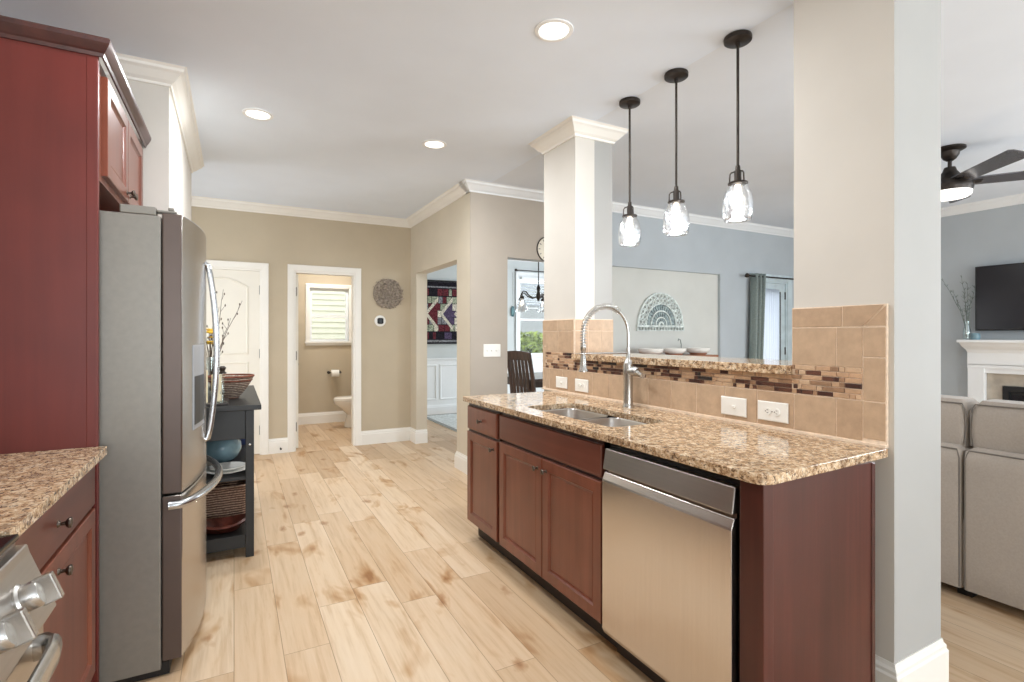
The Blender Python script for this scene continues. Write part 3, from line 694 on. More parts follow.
t = thing('wall_cabinet', 'cherry cabinet over the refrigerator with tall side panel and crown moulding', 'cabinet', (-.7, 2.8, 0))
MB().box(-1.035, -.437, 2.332, 2.352, 0, 2.325).build('side_panel', 'panel', t)
MB().box(-.462, -.428, 2.331, 2.354, 0, 2.325).build('edge_stile', 'panel', t, bevel=.003)
MB().box(-1.035, -.437, 3.328, 3.346, 0, 2.325).build('side_panel', 'panel', t)
MB().box(-1.035, -.440, 2.354, 3.328, 1.885, 2.325).build('body', 'cherry', t)
for y0, y1, ky in ((2.45, 2.878, 2.845), (2.884, 3.312, 2.917)):
    d = face('door', y0, y1, 1.912, 2.285, -.440, DOOR, t, 'cherry', 1); knob(-.420, ky, 1.945, d, 1, 1.1)
CC = [(0, 0), (.006, 0), (.010, .012), (.014, .018), (.024, .036), (.028, .044), (.030, .056), (.026, .062), (0, .062)]
MB().sweep([(o_, 2.305 + z) for o_, z in CC], [(-1.035, 2.332), (-.418, 2.332), (-.418, 3.346)]).build('crown_moulding', 'cherrydark', t)

t = thing('refrigerator', 'stainless french door refrigerator with bowed doors and curved handles', 'refrigerator', (-.6, 2.83, 0))
RY0, RY1 = 2.382, 3.276
MB().box(-1.0, -.246, RY0, RY1, .03, 1.768).build('body', 'fridgeside', t, bevel=.006)
MB().box(-.95, -.22, RY0 + .02, RY1 - .02, .0, .05).build('toe_grille', 'blackp', t)
def bow(y): u = (y - (RY0 + RY1) / 2) / ((RY1 - RY0) / 2); return -.178 + .062 * (1 - u * u)
def bowed(y0, y1, z0, z1, n=12):
    ys = [y0 + (y1 - y0) * i / n for i in range(n + 1)]
    pl = [(-.243, y0), (-.243, y1)] + [(bow(y), y) for y in ys[::-1]]
    return MB().prism(pl, XYZ, z0, z1)
YM = (RY0 + RY1) / 2
def edge(o):
    for p in o.data.polygons:
        if abs(p.normal.y) > .9: p.material_index = 1
def arch_handle(name, p, out, r, parent, wd=.014):
    rings = []; n = 24
    pts = [Vector(q) for q in p]
    mb = MB(); mb.tube(pts, [r * (1.15 if i in (0, len(pts) - 1) else 1) for i in range(len(pts))], 10)
    return mb.build(name, 'chrome', parent, smooth=True)
for y0, y1, hy in ((RY0, YM - .003, YM - .042), (YM + .003, RY1, YM + .042)):
    d = bowed(y0, y1, .70, 1.780).build('door', ['steelz', 'dooredge'], t, bevel=.005, smooth=True); edge(d)
    bx = bow(hy); n = 20
    pts = [(bx - .005, hy, .83)] + [(bx + .010 + .034 * math.sin(PI * (i / n)) ** .8, hy, .835 + .80 * i / n) for i in range(n + 1)] + [(bx - .005, hy, 1.64)]
    arch_handle('door_handle', pts, 0, .0125, d)
    if y0 == RY0:
        yd0, yd1 = 2.50, 2.70
        q = MB(); q.prism([(bow(y) - .004, y) for y in (yd0, (yd0 + yd1) / 2, yd1)] + [(bow(y) + .003, y) for y in (yd1, (yd0 + yd1) / 2, yd0)], XYZ, .92, 1.27)
        e = q.build('water_dispenser', 'dispenser', d, bevel=.001)
        q = MB(); q.prism([(bow(y) + .001, y) for y in (yd0 + .015, (yd0 + yd1) / 2, yd1 - .015)] + [(bow(y) + .0045, y) for y in (yd1 - .015, (yd0 + yd1) / 2, yd0 + .015)], XYZ, .94, 1.14)
        q.build('dispenser_recess', 'blackp', e)
fz = bowed(RY0, RY1, .06, .692).build('freezer_drawer', ['steelz', 'dooredge'], t, bevel=.005, smooth=True); edge(fz)
pts = [(-.222, RY0 - .014, .658), (-.185, RY0 - .010, .658)] + [(bow(y) + .014 + .040 * math.sin(PI * i / 20) ** .7, y, .658) for i, y in [(i, RY0 + .02 + (RY1 - RY0 - .04) * i / 20) for i in range(21)]] + [(bow(RY1 - .02) - .012, RY1 - .02, .658)]
arch_handle('drawer_handle', pts, 0, .0165, fz)
for y0 in (RY0 + .002, RY1 - .072):
    MB().box(-.375, -.262, y0, y0 + .07, 1.768, 1.800).box(-.262, -.195, y0 + .01, y0 + .05, 1.782, 1.792).box(-.225, -.205, y0 + .015, y0 + .045, 1.792, 1.806).build('hinge_cover', 'fridgeside', t, bevel=.004)
for y0 in (RY0 + .03, RY1 - .09): MB().lathe([(.018, 0), (.018, .03)], (-.27, y0 + .03, .0), 12, cap=(True, True)).build('foot', 'blackp', t)

# ------------------------------------------------------------------ black console table and what stands on it
t = thing('console_table', 'black wooden console table with open shelves beyond the refrigerator', 'console table', (-.07, 4.08, 0))
TXa, TXb, TYa, TYb = -.29, .105, 3.44, 4.72
MB().box(TXa, TXb + .038, TYa - .04, TYb + .04, .872, .902).build('table_top', 'blackwood', t, bevel=.004)
for x in (TXa, TXb - .045):
    for y in (TYa, TYb - .045): MB().box(x, x + .045, y, y + .045, 0, .872).build('leg', 'blackwood', t, bevel=.002)
mb = MB()
for x in (TXa + .008, TXb - .028): mb.box(x, x + .02, TYa + .045, TYb - .045, .70, .872)
for y in (TYa + .008, TYb - .028): mb.box(TXa + .045, TXb - .045, y, y + .02, .70, .872)
mb.build('apron', 'blackwood', t, bevel=.002)
for z in (.455, .10): MB().box(TXa + .01, TXb - .01, TYa + .02, TYb - .02, z, z + .022).build('shelf', 'blackwood', t, bevel=.002)
mb = MB()
for y in (TYa + .002, TYb - .020): mb.box(TXa + .045, TXb - .045, y, y + .018, .06, .135)
for x in (TXa + .002, TXb - .020): mb.box(x, x + .018, TYa + .045, TYb - .045, .06, .135)
mb.build('lower_rail', 'blackwood', t, bevel=.002)
MB().lathe([(.006, 0), (.006, -.004), (.001, -.005)], (TXb - .022, TYa, .665), 10, 'Y', (True, True)).build('screw', 'nickel', t)

t = thing('woven_bowl', 'wide woven bowl with a dark rim on the black console table', 'bowl', (-.02, 3.86, .9025))
MB().lathe([(.001, .9035), (.045, .9035), (.05, .91), (.085, .95), (.118, 1.0), (.138, 1.045), (.130, 1.045), (.108, 1.0), (.075, .955), (.04, .918), (.001, .915)], (-.02, 3.86, 0), 32).build('basket', 'basket', t, smooth=True)
mb = MB(); mb.tube([(-.02 + .135 * math.cos(a), 3.86 + .135 * math.sin(a), 1.045) for a in [2 * PI * i / 32 for i in range(32)]], .007, 6, closed=True)
mb.tube([(-.02 + .124 * math.cos(a), 3.86 + .124 * math.sin(a), 1.018) for a in [2 * PI * i / 32 for i in range(32)]], .006, 6, closed=True)
mb.lathe([(.001, .9028), (.048, .9028), (.05, .907), (.001, .9075)], (-.02, 3.86, 0), 20)
mb.build('rim', 'basketrim', t, smooth=True)
tag(MB().box(-.20, -.03, 3.46, 3.76, .9025, .915).build('serving_tray', 'book', origin=(-.11, 3.6, .9025), bevel=.003), 'thin dark tray under the candles on the console table', 'tray')
def candle(x, y, hgt, label, r=.028):
    t = thing('pillar_candle', label, 'candle', (x, y, .9155), 'candles on the dark tray')
    MB().lathe([(.001, .9155), (r, .9155), (r, .9155 + hgt - .004), (r - .004, .9155 + hgt), (r - .01, .9155 + hgt - .003), (.001, .9155 + hgt - .006)], (x, y, 0), 20).build('wax', 'candle', t, smooth=True)
    MB().tube([(x, y, .9155 + hgt - .008), (x + .002, y, .9155 + hgt + .01)], .0016, 5).build('wick', 'slot', t)
candle(-.092, 3.60, .16, 'ivory pillar candle beside the woven bowl, the right one of the pair')
candle(-.165, 3.55, .19, 'taller ivory pillar candle behind the refrigerator handle, the left one of the pair')
t = thing('candlestick', 'small clear glass candlestick at the front of the dark tray', 'candle holder', (-.06, 3.50, .9155))
MB().lathe([(.001, .9155), (.030, .9155), (.030, .922), (.010, .93), (.008, .96), (.014, .975), (.008, .99), (.009, 1.06), (.016, 1.075), (.020, 1.085), (.001, 1.085)], (-.06, 3.50, 0), 20).build('stem', 'clear', t, smooth=True)
MB().lathe([(.021, 1.086), (.022, 1.09), (.012, 1.10), (.018, 1.115), (.020, 1.12), (.010, 1.13), (.001, 1.13)], (-.06, 3.50, 0), 20).build('candle_cup', 'bronze', t, smooth=True)
# vase with branches and yellow blooms
t = thing('branch_vase', 'glass vase of bare branches and yellow blooms on the console table', 'vase', (-.14, 4.15, .9025))
MB().lathe([(.001, .903), (.05, .903), (.055, .91), (.055, 1.16), (.052, 1.16), (.051, .915), (.001, .912)], (-.14, 4.15, 0), 24).build('vase', 'clear', t, smooth=True)
rnd = random.Random(11); mb = MB(); bl = MB()
for dx, dy, hh in ((.19, .05, .63), (.08, -.03, .70), (.02, .06, .72), (-.06, -.05, .60), (.12, -.08, .50), (.05, .02, .58)):
    pts = []; k = 9
    for i in range(k + 1):
        u = i / k; pts.append((-.14 + dx * u ** 1.5 + rnd.uniform(-.006, .006), 4.15 + dy * u + rnd.uniform(-.006, .006), .93 + hh * u))
    mb.tube(pts, [.0042 - .0030 * i / k for i in range(k + 1)], 5)
    for i in range(4, k):
        p = Vector(pts[i]); a = rnd.uniform(0, 2 * PI); e = p + Vector((math.cos(a) * .03, math.sin(a) * .02, .045)); mb.tube([p, e], [.002, .001], 4)
        mb.sphere(e, .0045, .0045, .009, 6, 4)
for i in range(9):
    c = Vector((-.155 + rnd.uniform(-.03, .03), 4.12 + rnd.uniform(-.03, .03), 1.30 + rnd.uniform(-.05, .06)))
    for j in range(6):
        a = 2 * PI * j / 6; bl.sphere(c + Vector((math.cos(a) * .014, math.sin(a) * .014, .003)), .011, .011, .006, 8, 5)
    mb.tube([(-.14, 4.15, .95), c], .0016, 5)
mb.build('branches', 'twig', t, smooth=True); bl.build('blossoms', 'yellow', t, smooth=True)

def vessel(name, label, cat, c, prof, mat_, n=28):
    return tag(MB().lathe([(r, z + c[2]) for r, z in prof], (c[0], c[1], 0), n).build(name, mat_, origin=c, smooth=True), label, cat)
vessel('glazed_bowl', 'blue grey glazed round bowl on the upper shelf of the console table', 'bowl', (-.07, 3.92, .4775), [(.001, .001), (.05, .001), (.09, .03), (.115, .08), (.112, .125), (.085, .155), (.08, .155), (.105, .12), (.108, .08), (.08, .03), (.001, .01)], 'bluebowl')
pl = [(.001, .0005), (.06, .0005), (.065, .006), (.125, .020), (.128, .024), (.122, .024), (.07, .012), (.001, .010)]
p0 = vessel('dinner_plate', 'large cream plate at the bottom of the stack on the upper shelf', 'plate', (-.035, 3.62, .4775), [(r * 1.08, z) for r, z in pl], 'bowlw'); p0['group'] = 'stacked plates'
p0 = vessel('side_plate', 'smaller cream plate on top of the plate stack on the upper shelf', 'plate', (-.035, 3.62, .490), [(r * .78, z + .001) for r, z in pl], 'bowlw'); p0['group'] = 'stacked plates'
tag(MB().obox((-.02, 4.42, .575), (.10, 0, 0), (0, .012, .004), (0, -.03, .093)).build('decorative_plaque', 'navy', origin=(-.02, 4.42, .478), bevel=.004), 'dark blue square dish leaning behind the blue bowl on the console shelf', 'dish')
t = thing('wicker_basket', 'rectangular brown wicker basket on the lower console shelf', 'basket', (-.06, 4.0, .1225))
def rb(x0, x1, y0, y1, r, z): return [(x, y, z) for x, y in rrect(x0, x1, y0, y1, r)]
MB().loft([rb(-.19, .07, 3.82, 4.25, .03, .123), rb(-.205, .08, 3.80, 4.27, .03, .325), rb(-.195, .07, 3.81, 4.26, .03, .325), rb(-.18, .06, 3.83, 4.24, .03, .135)], (True, True)).build('basket_body', 'wicker', t)
MB().tube([(x, y, .328) for x, y in rrect(-.200, .075, 3.805, 4.265, .03)], .012, 7, closed=True).build('rim', 'wicker', t, smooth=True)
# leaf shaped wooden tray
mb = MB(); R1, R2, R3 = [], [], []
for i in range(28):
    a = 2 * PI * i / 28; rx = .15 * (1 + .28 * (1 if abs(a - PI) < .3 else 0)) * math.cos(a); ry = .105 * math.sin(a)
    wv = .014 * math.cos(2 * a)
    R1.append((-.06 + rx * .55, 3.62 + ry * .55, .1235)); R2.append((-.06 + rx, 3.62 + ry, .178 + wv)); R3.append((-.06 + rx * .9, 3.62 + ry * .9, .186 + wv))
mb.loft([R1, R2, R3, [(x_ * .9 + -.06 * .1, y_ * .9 + 3.62 * .1, .136) for x_, y_, z_ in R1]], (True, True))
o = mb.build('leaf_bowl', 'leafred', origin=(-.06, 3.62, .1235), smooth=True); tag(o, 'reddish brown leaf shaped wooden bowl in front of the wicker basket', 'bowl')

# ------------------------------------------------------------------ back wall: disc, thermostat, toilet, paper holder, door stop
rnd = random.Random(5); mb = MB(); cx, cz = 1.662, 1.822
for i in range(430):
    r = .178 * math.sqrt(rnd.random()); a = rnd.uniform(0, 2 * PI); b = rnd.uniform(0, PI); l = rnd.uniform(.015, .032); y = 6.318 - rnd.uniform(0, .022)
    x, z = cx + r * math.cos(a), cz + r * math.sin(a)
    mb.tube([(x - l * math.cos(b), y, z - l * math.sin(b)), (x + l * .2, y - .004, z + l * .1), (x + l * math.cos(b), y, z + l * math.sin(b))], .0042, 5)
for r in (.06, .12, .175): mb.tube([(cx + r * math.cos(2 * PI * i / 40), 6.323, cz + r * math.sin(2 * PI * i / 40)) for i in range(40)], .005, 5, closed=True)
tag(mb.build('woven_wall_disc', 'disc', origin=(cx, 6.325, cz)), 'round woven twig disc hung on the beige wall above the thermostat', 'wall decoration')
t = thing('thermostat', 'white round thermostat with a black face below the woven disc', 'thermostat', (1.568, 6.329, 1.487))
MB().lathe([(.001, 0), (.068, 0), (.068, -.006), (.062, -.010), (.001, -.010)], (1.568, 6.329, 1.487), 32, 'Y').build('wall_plate', 'plate', t, smooth=True)
b = MB().loft([[(x, 6.319 - h, z) for x, z in rrect(1.532 + i, 1.604 - i, 1.451 + i, 1.523 - i, .018)] for i, h in ((0, 0), (0, .014), (.004, .018))], (True, True)).build('body', 'blackp', t)
MB().box(1.555, 1.581, 6.299, 6.3005, 1.465, 1.507).build('display', 'thermo', b)
t = thing('door_stop', 'small spring door stop on the baseboard beside the powder room', 'door stop', (.455, 6.312, .06))
MB().tube([(.455, 6.311, .06), (.455, 6.25, .06)], .005, 8).build('spring', 'bronze', t); MB().lathe([(.011, 0), (.011, -.015)], (.455, 6.25, .06), 12, 'Y', (True, True)).build('tip', 'bronze', t)

t = thing('toilet', 'white toilet seen from the side through the powder room doorway', 'toilet', (1.5, 7.68, 0))
ty = 7.68
def ell(cx_, rx, ry, z, n=28): return [(cx_ + rx * math.cos(2 * PI * i / n), ty + ry * math.sin(2 * PI * i / n), z) for i in range(n)]
MB().loft([ell(1.56, .17, .12, .001), ell(1.56, .165, .115, .04), ell(1.58, .15, .10, .18), ell(1.54, .20, .14, .27), ell(1.50, .245, .175, .34), ell(1.495, .25, .18, .385), ell(1.495, .20, .13, .385), ell(1.5, .15, .10, .28)], (True, True)).build('bowl', 'porcelain', t, smooth=True)
MB().loft([ell(1.495, .25, .182, .387), ell(1.495, .255, .187, .395), ell(1.495, .25, .182, .403)], (True, True)).build('seat', 'porcelain', t, smooth=True)
MB().loft([ell(1.50, .25, .183, .405), ell(1.50, .252, .185, .417), ell(1.50, .235, .17, .428)], (True, True)).build('lid', 'porcelain', t, smooth=True)
MB().box(1.73, 1.91, ty - .21, ty + .21, .38, .72).build('tank', 'porcelain', t, bevel=.02)
MB().box(1.72, 1.915, ty - .22, ty + .22, .722, .752).build('tank_lid', 'porcelain', t, bevel=.008)
t = thing('toilet_paper_holder', 'wall mounted paper holder with a white roll in the powder room', 'paper holder', (1.335, 8.188, .76))
mb = MB()
for x in (1.255, 1.415): mb.lathe([(.022, 0), (.022, -.006), (.009, -.012), (.009, -.075), (.014, -.078), (.001, -.08)], (x, 8.189, .755), 14, 'Y', (True, False))
mb.tube([(1.255, 8.12, .755), (1.415, 8.12, .755)], .007, 8); mb.build('bracket', 'bronze', t, smooth=True)
o = MB().lathe([(.018, -.055), (.052, -.055), (.052, .055), (.018, .055), (.018, -.055)], (1.335, 8.12, .742), 24, 'X').build('toilet_paper_roll', 'paper', origin=(1.335, 8.12, .742), smooth=True)
tag(o, 'white toilet paper roll hanging on its dark holder', 'toilet paper')

# ------------------------------------------------------------------ hall opening, dining room
plate3 = thing('light_switch', 'white triple switch plate on the wall beyond the island', 'switch', (2.172, 4.46, 1.166))
MB().nest(.18, .122, [(0, 0), (0, .003), (.004, .006)], lambda a, b, n: (2.082 + a, 4.4615 - n, 1.105 + b)).build('cover_plate', 'plate', plate3)
for k in range(3): MB().box(2.115 + k * .048, 2.125 + k * .048, 4.445, 4.457, 1.158, 1.176).build('toggle', 'plate', plate3, bevel=.001)

t = thing('quilt', 'dark patchwork quilt with cream arrow shapes hung on the dining room wall', 'quilt', (3.1, 8.18, 2.2))
QX0, QX1, QZ0, QZ1 = 2.55, 3.72, 1.17, 2.20
mb = MB(); mb.prism([(QX0 + .01 * math.sin(i), 0) for i in (0,)] and [(QX0, QZ0), (QX1, QZ0), (QX1, QZ1), (QX0, QZ1)], lambda a, b, c: (a, c, b), 8.150, 8.160)
mats = ['q_black', 'q_red', 'q_cream', 'q_sage', 'q_plum', 'q_grey']
rnd = random.Random(9)
def patch(poly, k, d=8.149): mb.mi = k; mb.prism(poly, lambda a, b, c: (a, c, b), d, 8.151)
def rect(x0, x1, z0, z1, k, d=8.149): patch([(x0, z0), (x1, z0), (x1, z1), (x0, z1)], k, d)
rect(QX0, QX1, 2.10, 2.125, 5); rect(QX0, QX1, 1.20, 1.235, 5)
for z0, z1 in ((1.97, 2.08), (1.25, 1.36)):
    x = QX0 + .02
    while x < QX1 - .06: ww = rnd.choice([.06, .10, .14]); rect(x, min(x + ww - .012, QX1 - .01), z0, z1, rnd.choice([0, 1, 3, 4, 1, 0])); x += ww
for zr in range(5):
    x = QX0 + .02
    while x < QX1 - .06:
        ww = rnd.choice([.07, .09, .12]); z0 = 1.38 + zr * .116; rect(x, min(x + ww - .008, QX1 - .01), z0, z0 + .108, rnd.choice([1, 2, 3, 4, 5, 2, 3])); x += ww
for cx, k in ((2.84, 1), (3.10, 4), (3.36, 1), (3.62, 0), (2.62, 4)):
    a = .235; patch([(cx + .13, 1.67 - a), (cx + .13, 1.67 + a), (cx - .09, 1.67)], k, 8.147)
    for s_ in (-1, 1):
        q = [(cx - .10, 1.67), (cx - .04, 1.67), (cx + .14, 1.67 + s_ * (a - .02)), (cx + .14, 1.67 + s_ * (a + .05))]
        patch(q if s_ < 0 else q[::-1], 2, 8.145)
mb.build('patchwork', mats, t)
MB().tube([(QX0 - .06, 8.165, 2.215), (QX1 + .06, 8.165, 2.215)], .012, 10).build('hanging_rod', 'blackwood', t)

r = MB().loft([[(x, y, z) for x, y in rrect(2.66, 5.3, 5.9, 8.12, .05, 8)] for z in (.001, .010)], (True, True)).build('area_rug', 'rug', origin=(3.9, 6.9, 0)); tag(r, 'pale blue grey rug with rounded corners on the dining room floor', 'rug')
MB().sweep([(-.001, .002), (-.001, .0125), (-.06, .0125), (-.06, .002)], rrect(2.66, 5.3, 5.9, 8.12, .05, 8), closed=True).build('border', 'rugedge', r)

def rail_curtain_rod(name, label, x0, x1, y, yw, z, end_r=.022, mat_='bronze'):
    t = thing(name, label, 'curtain rod', ((x0 + x1) / 2, y, z))
    MB().tube([(x0, y, z), (x1, y, z)], .010, 10).build('rod', mat_, t, smooth=True)
    for s_, x in ((-1, x0), (1, x1)): MB().lathe([(.001, s_ * .0), (.012, 0), (end_r, s_ * .012), (end_r, s_ * .03), (.012, s_ * .045), (.001, s_ * .047)], (x, y, z), 14, 'X').build('finial', mat_, t, smooth=True)
    for x in (x0 + .05, x1 - .05): MB().tube([(x, y, z), (x, yw, z)], .007, 8).build('bracket', mat_, t)
    return t
rail_curtain_rod('curtain_rod', 'dark curtain rod above the dining room window', 4.44, 5.68, 8.10, 8.188, 2.475)
t = thing('window_blind', 'white slatted blind lowered over the upper half of the dining window', 'blind', (5.07, 8.16, 2.36))
MB().box(4.56, 5.59, 8.135, 8.185, 2.315, 2.365).build('headrail', 'trimw', t)
mb = MB()
for k in range(9): mb.obox((5.075, 8.165, 2.285 - k * .052), (.51, 0, 0), (0, .020, .010), (0, -.0006, .0012))
mb.build('slats', 'sheer', t)
MB().box(4.57, 5.58, 8.15, 8.18, 1.80, 1.815).build('bottom_rail', 'trimw', t)
t = thing('wall_ornament', 'small teal glazed ornament on the wall left of the dining window', 'wall decoration', (4.40, 8.185, 1.74))
MB().loft([[(4.40 + (.036 - i) * math.cos(2 * PI * j / 8 + PI / 8) * 1.0, 8.188 - h, 1.74 + (.10 - i) * math.sin(2 * PI * j / 8 + PI / 8)) for j in range(8)] for i, h in ((0, 0), (0, .016), (.014, .02), (.018, .012))], (True, True)).build('tile', 'teal', t)
MB().tube([(4.40, 8.18, 1.83), (4.40, 8.183, 2.44)], .003, 5).build('cord', 'twig', t)

# chandelier
hx, hy = 3.80, 6.30
t = thing('chandelier', 'dark metal chandelier with bell glass shades hanging in the dining room', 'chandelier', (hx, hy, H))
MB().lathe([(.001, H - .001), (.065, H - .001), (.06, H - .02), (.012, H - .035), (.001, H - .04)], (hx, hy, 0), 20).build('canopy', 'bronze', t, smooth=True)
MB().tube([(hx, hy, H - .03), (hx, hy, 2.02)], .008, 8).build('rod', 'bronze', t)
MB().lathe([(.001, 2.03), (.015, 2.02), (.03, 1.98), (.02, 1.93), (.035, 1.88), (.03, 1.84), (.012, 1.80), (.001, 1.79)], (hx, hy, 0), 16).build('hub', 'bronze', t, smooth=True)
for k in range(5):
    a = math.radians(190) + k * 2 * PI / 5; c, s_ = math.cos(a), math.sin(a)
    mb = MB(); mb.tube([(hx + c * r_, hy + s_ * r_, z) for r_, z in ((.02, 1.86), (.10, 1.84), (.18, 1.87), (.23, 1.92), (.28, 1.925), (.30, 1.89), (.30, 1.85))], .009, 8)
    mb.lathe([(.012, 1.86), (.03, 1.85), (.032, 1.82), (.025, 1.815)], (hx + c * .30, hy + s_ * .30, 0), 14, cap=(True, True)); m_ = mb.build('arm', 'bronze', t, smooth=True)
    MB().lathe([(.028, 1.82), (.036, 1.79), (.058, 1.74), (.075, 1.69), (.088, 1.655), (.085, 1.655), (.072, 1.69), (.055, 1.74), (.033, 1.79)], (hx + c * .30, hy + s_ * .30, 0), 20).build('glass_shade', 'seeded', m_, smooth=True)
    MB().sphere((hx + c * .30, hy + s_ * .30, 1.76), .022, .022, .035, 10, 6).build('bulb', 'bulb', m_, smooth=True)

t = thing('dining_table', 'dark brown dining table seen through the dining room opening', 'table', (3.95, 6.15, 0))
MB().box(3.22, 4.70, 5.62, 6.66, .725, .76).build('tabletop', 'walnut', t, bevel=.006)
MB().box(3.32, 4.60, 5.72, 6.56, .64, .725).build('apron', 'walnut', t)
for x in (3.32, 4.52):
    for y in (5.72, 6.48): MB().box(x, x + .08, y, y + .08, .013, .70).build('leg', 'walnut', t, bevel=.004)
def chair(name, label, loc, rot):
    t = thing(name, label, 'chair', loc); o_ = MB
    def B(mb, nm, **k): 
        bmesh.ops.translate(mb.bm, verts=mb.bm.verts, vec=Vector(loc)); return mb.build(nm, 'walnut', t, **k)
    B(MB().box(-.23, .23, -.22, .23, .44, .475), 'seat', bevel=.01)
    for x in (-.215, .175): B(MB().loft([[(x, .19, 0), (x + .04, .19, 0), (x + .04, .23, 0), (x, .23, 0)], [(x, .19, .44), (x + .04, .19, .44), (x + .04, .23, .44), (x, .23, .44)]]), 'leg')
    for x in (-.225, .18):
        B(MB().loft([[(x, y, z), (x + .045, y, z), (x + .045, y + .035, z), (x, y + .035, z)] for y, z in ((-.27, 0), (-.225, .25), (-.215, .45), (-.25, .80), (-.31, 1.10))]), 'rear_post', bevel=.004)
    B(MB().loft([[(x, -.30 + .02 * math.cos(x * 6), 1.02), (x, -.275 + .02 * math.cos(x * 6), 1.02), (x, -.295 + .02 * math.cos(x * 6), 1.13 - .25 * x * x), (x, -.32 + .02 * math.cos(x * 6), 1.13 - .25 * x * x)] for x in [-.235 + .47 * i / 8 for i in range(9)]]), 'top_rail')
    B(MB().box(-.18, .18, -.245, -.225, .54, .60), 'lower_rail')
    for x in (-.13, -.065, 0, .065, .13): B(MB().loft([[(x - .022, y, z), (x + .022, y, z), (x + .022, y + .014, z), (x - .022, y + .014, z)] for y, z in ((-.235, .58), (-.25, .80), (-.288, 1.04))]), 'back_slat')
    t.rotation_euler.z = rot
    return t
chair('dining_chair', 'dark wooden slat back dining chair at the near side of the dining table', (3.23, 5.40, 0), math.radians(-80))

t = thing('wall_clock', 'round cream wall clock half hidden behind the far column', 'clock', (2.80, 4.468, 2.18))
MB().lathe([(.122, -.001), (.131, -.001), (.132, -.014), (.127, -.018), (.122, -.016), (.122, -.001)], (2.80, 4.469, 2.18), 36, 'Y').build('rim', 'bronze', t, smooth=True)
MB().lathe([(.123, -.008), (.001, -.008)], (2.80, 4.469, 2.18), 36, 'Y').build('dial', 'clockface', t)
mb = MB()
for k in range(12):
    a = k * PI / 6; c, s_ = math.cos(a), math.sin(a); mb.obox((2.80 + c * .098, 4.4600, 2.18 + s_ * .098), (c * .010, 0, s_ * .010), (-s_ * .003, 0, c * .003), (0, .001, 0))
mb.build('hour_marks', 'slot', t)
mb = MB()
for a, l in ((2.3, .055), (.9, .08)): mb.obox((2.80 + math.cos(a) * l / 2, 4.458, 2.18 + math.sin(a) * l / 2), (math.cos(a) * l / 2, 0, math.sin(a) * l / 2), (-math.sin(a) * .003, 0, math.cos(a) * .003), (0, .001, 0))
mb.build('hands', 'slot', t)

# ------------------------------------------------------------------ living room
# carved half round panel in the niche
t = thing('carved_fan_panel', 'weathered white half round carved panel on the niche wall', 'wall decoration', (4.365, 4.50, 1.37))
ax, az, yy = 4.365, 1.43, 4.49
SXr, SZr = .348, .375
def ap(r, a, y=yy): return (ax + SXr * r * math.cos(a), y, az + SZr * r * math.sin(a))
def arcband(mb, r, th, y0=4.480, y1=4.505, n=36):
    rings = []
    for i in range(n + 1):
        a = PI * i / n; rings.append([ap(r - th, a, y0), ap(r + th, a, y0), ap(r + th, a, y1), ap(r - th, a, y1)])
    mb.loft(rings)
mb = MB(); arcband(mb, .985, .022); arcband(mb, .66, .02); arcband(mb, .44, .02); arcband(mb, .24, .02); arcband(mb, .09, .03)
mb.build('arc_bands', 'art', t)
mb = MB()
for row, (r, n, rr) in enumerate(((.90, 17, .062), (.76, 15, .062))):
    for k in range(n):
        a = PI * (k + .5) / n; c = ap(r, a); q = [(c[0] + SXr * rr * math.cos(u) * 1.05, yy, c[2] + SZr * rr * math.sin(u) * 1.05) for u in [2 * PI * j / 10 for j in range(10)]]
        mb.tube(q, .0105, 5, closed=True)
mb.build('scallops', 'art', t)
mb = MB()
for r0, r1, n in ((.46, .64, 17), (.26, .42, 11), (.11, .22, 7)):
    for k in range(n):
        a = PI * (k + .5) / n; dw = PI / n * .36; rm = r0 + (r1 - r0) * .6
        pl = [ap(r0, a), ap(rm, a - dw), ap(r1, a), ap(rm, a + dw)]
        mb.loft([[(p[0], 4.484, p[2]) for p in pl], [(p[0], 4.500, p[2]) for p in pl]])
arcband(mb, .33, .33, 4.498, 4.505)
mb.build('petals', 'art2', t)
mb = MB(); mb.box(ax - .365, ax + .365, 4.48, 4.505, 1.405, 1.43); mb.box(ax - .365, ax + .365, 4.48, 4.505, 1.362, 1.372)
for k in range(17): mb.box(ax - .36 + k * .0445, ax - .35 + k * .0445, 4.482, 4.503, 1.372, 1.405)
mb.build('base_bar', 'art', t)

t = thing('sideboard', 'honey brown wooden sideboard below the carved panel', 'sideboard', (4.45, 4.25, 0))
MB().box(3.5, 4.88, 4.11, 4.46, 1.055, 1.09).build('top', 'oak', t, bevel=.004)
MB().box(3.54, 4.84, 4.14, 4.455, .12, 1.055).build('body', 'oak', t)
for k in range(3): 
    d = MB().nest(.41, .87, [(0, 0), (0, .015), (.05, .015), (.06, .006)], lambda a, b, n: (3.56 + k * .43 + a, 4.14 - n, .15 + b)).build('door', 'oak', t)
    MB().sphere((3.56 + k * .43 + .36, 4.115, .62), .014).build('knob', 'bronze', d, smooth=True)
for x in (3.56, 4.76):
    for y in (4.15, 4.39): MB().box(x, x + .06, y, y + .06, 0, .12).build('leg', 'oak', t)
def wbowl(x, label):
    t = thing('serving_bowl', label, 'bowl', (x, 4.26, 1.0905), 'white bowls on the sideboard')
    MB().lathe([(.07, 1.104), (.115, 1.118), (.134, 1.145), (.137, 1.168), (.130, 1.168), (.124, 1.142), (.10, 1.122), (.001, 1.112)], (x, 4.26, 0), 32).build('bowl', 'bowlw', t, smooth=True)
    MB().lathe([(.001, 1.091), (.085, 1.091), (.10, 1.110), (.07, 1.113), (.001, 1.112)], (x, 4.26, 0), 28).build('foot', 'bowlb', t, smooth=True)
    return t
b0 = wbowl(3.99, 'white bowl with brown base at the left end of the three on the sideboard')
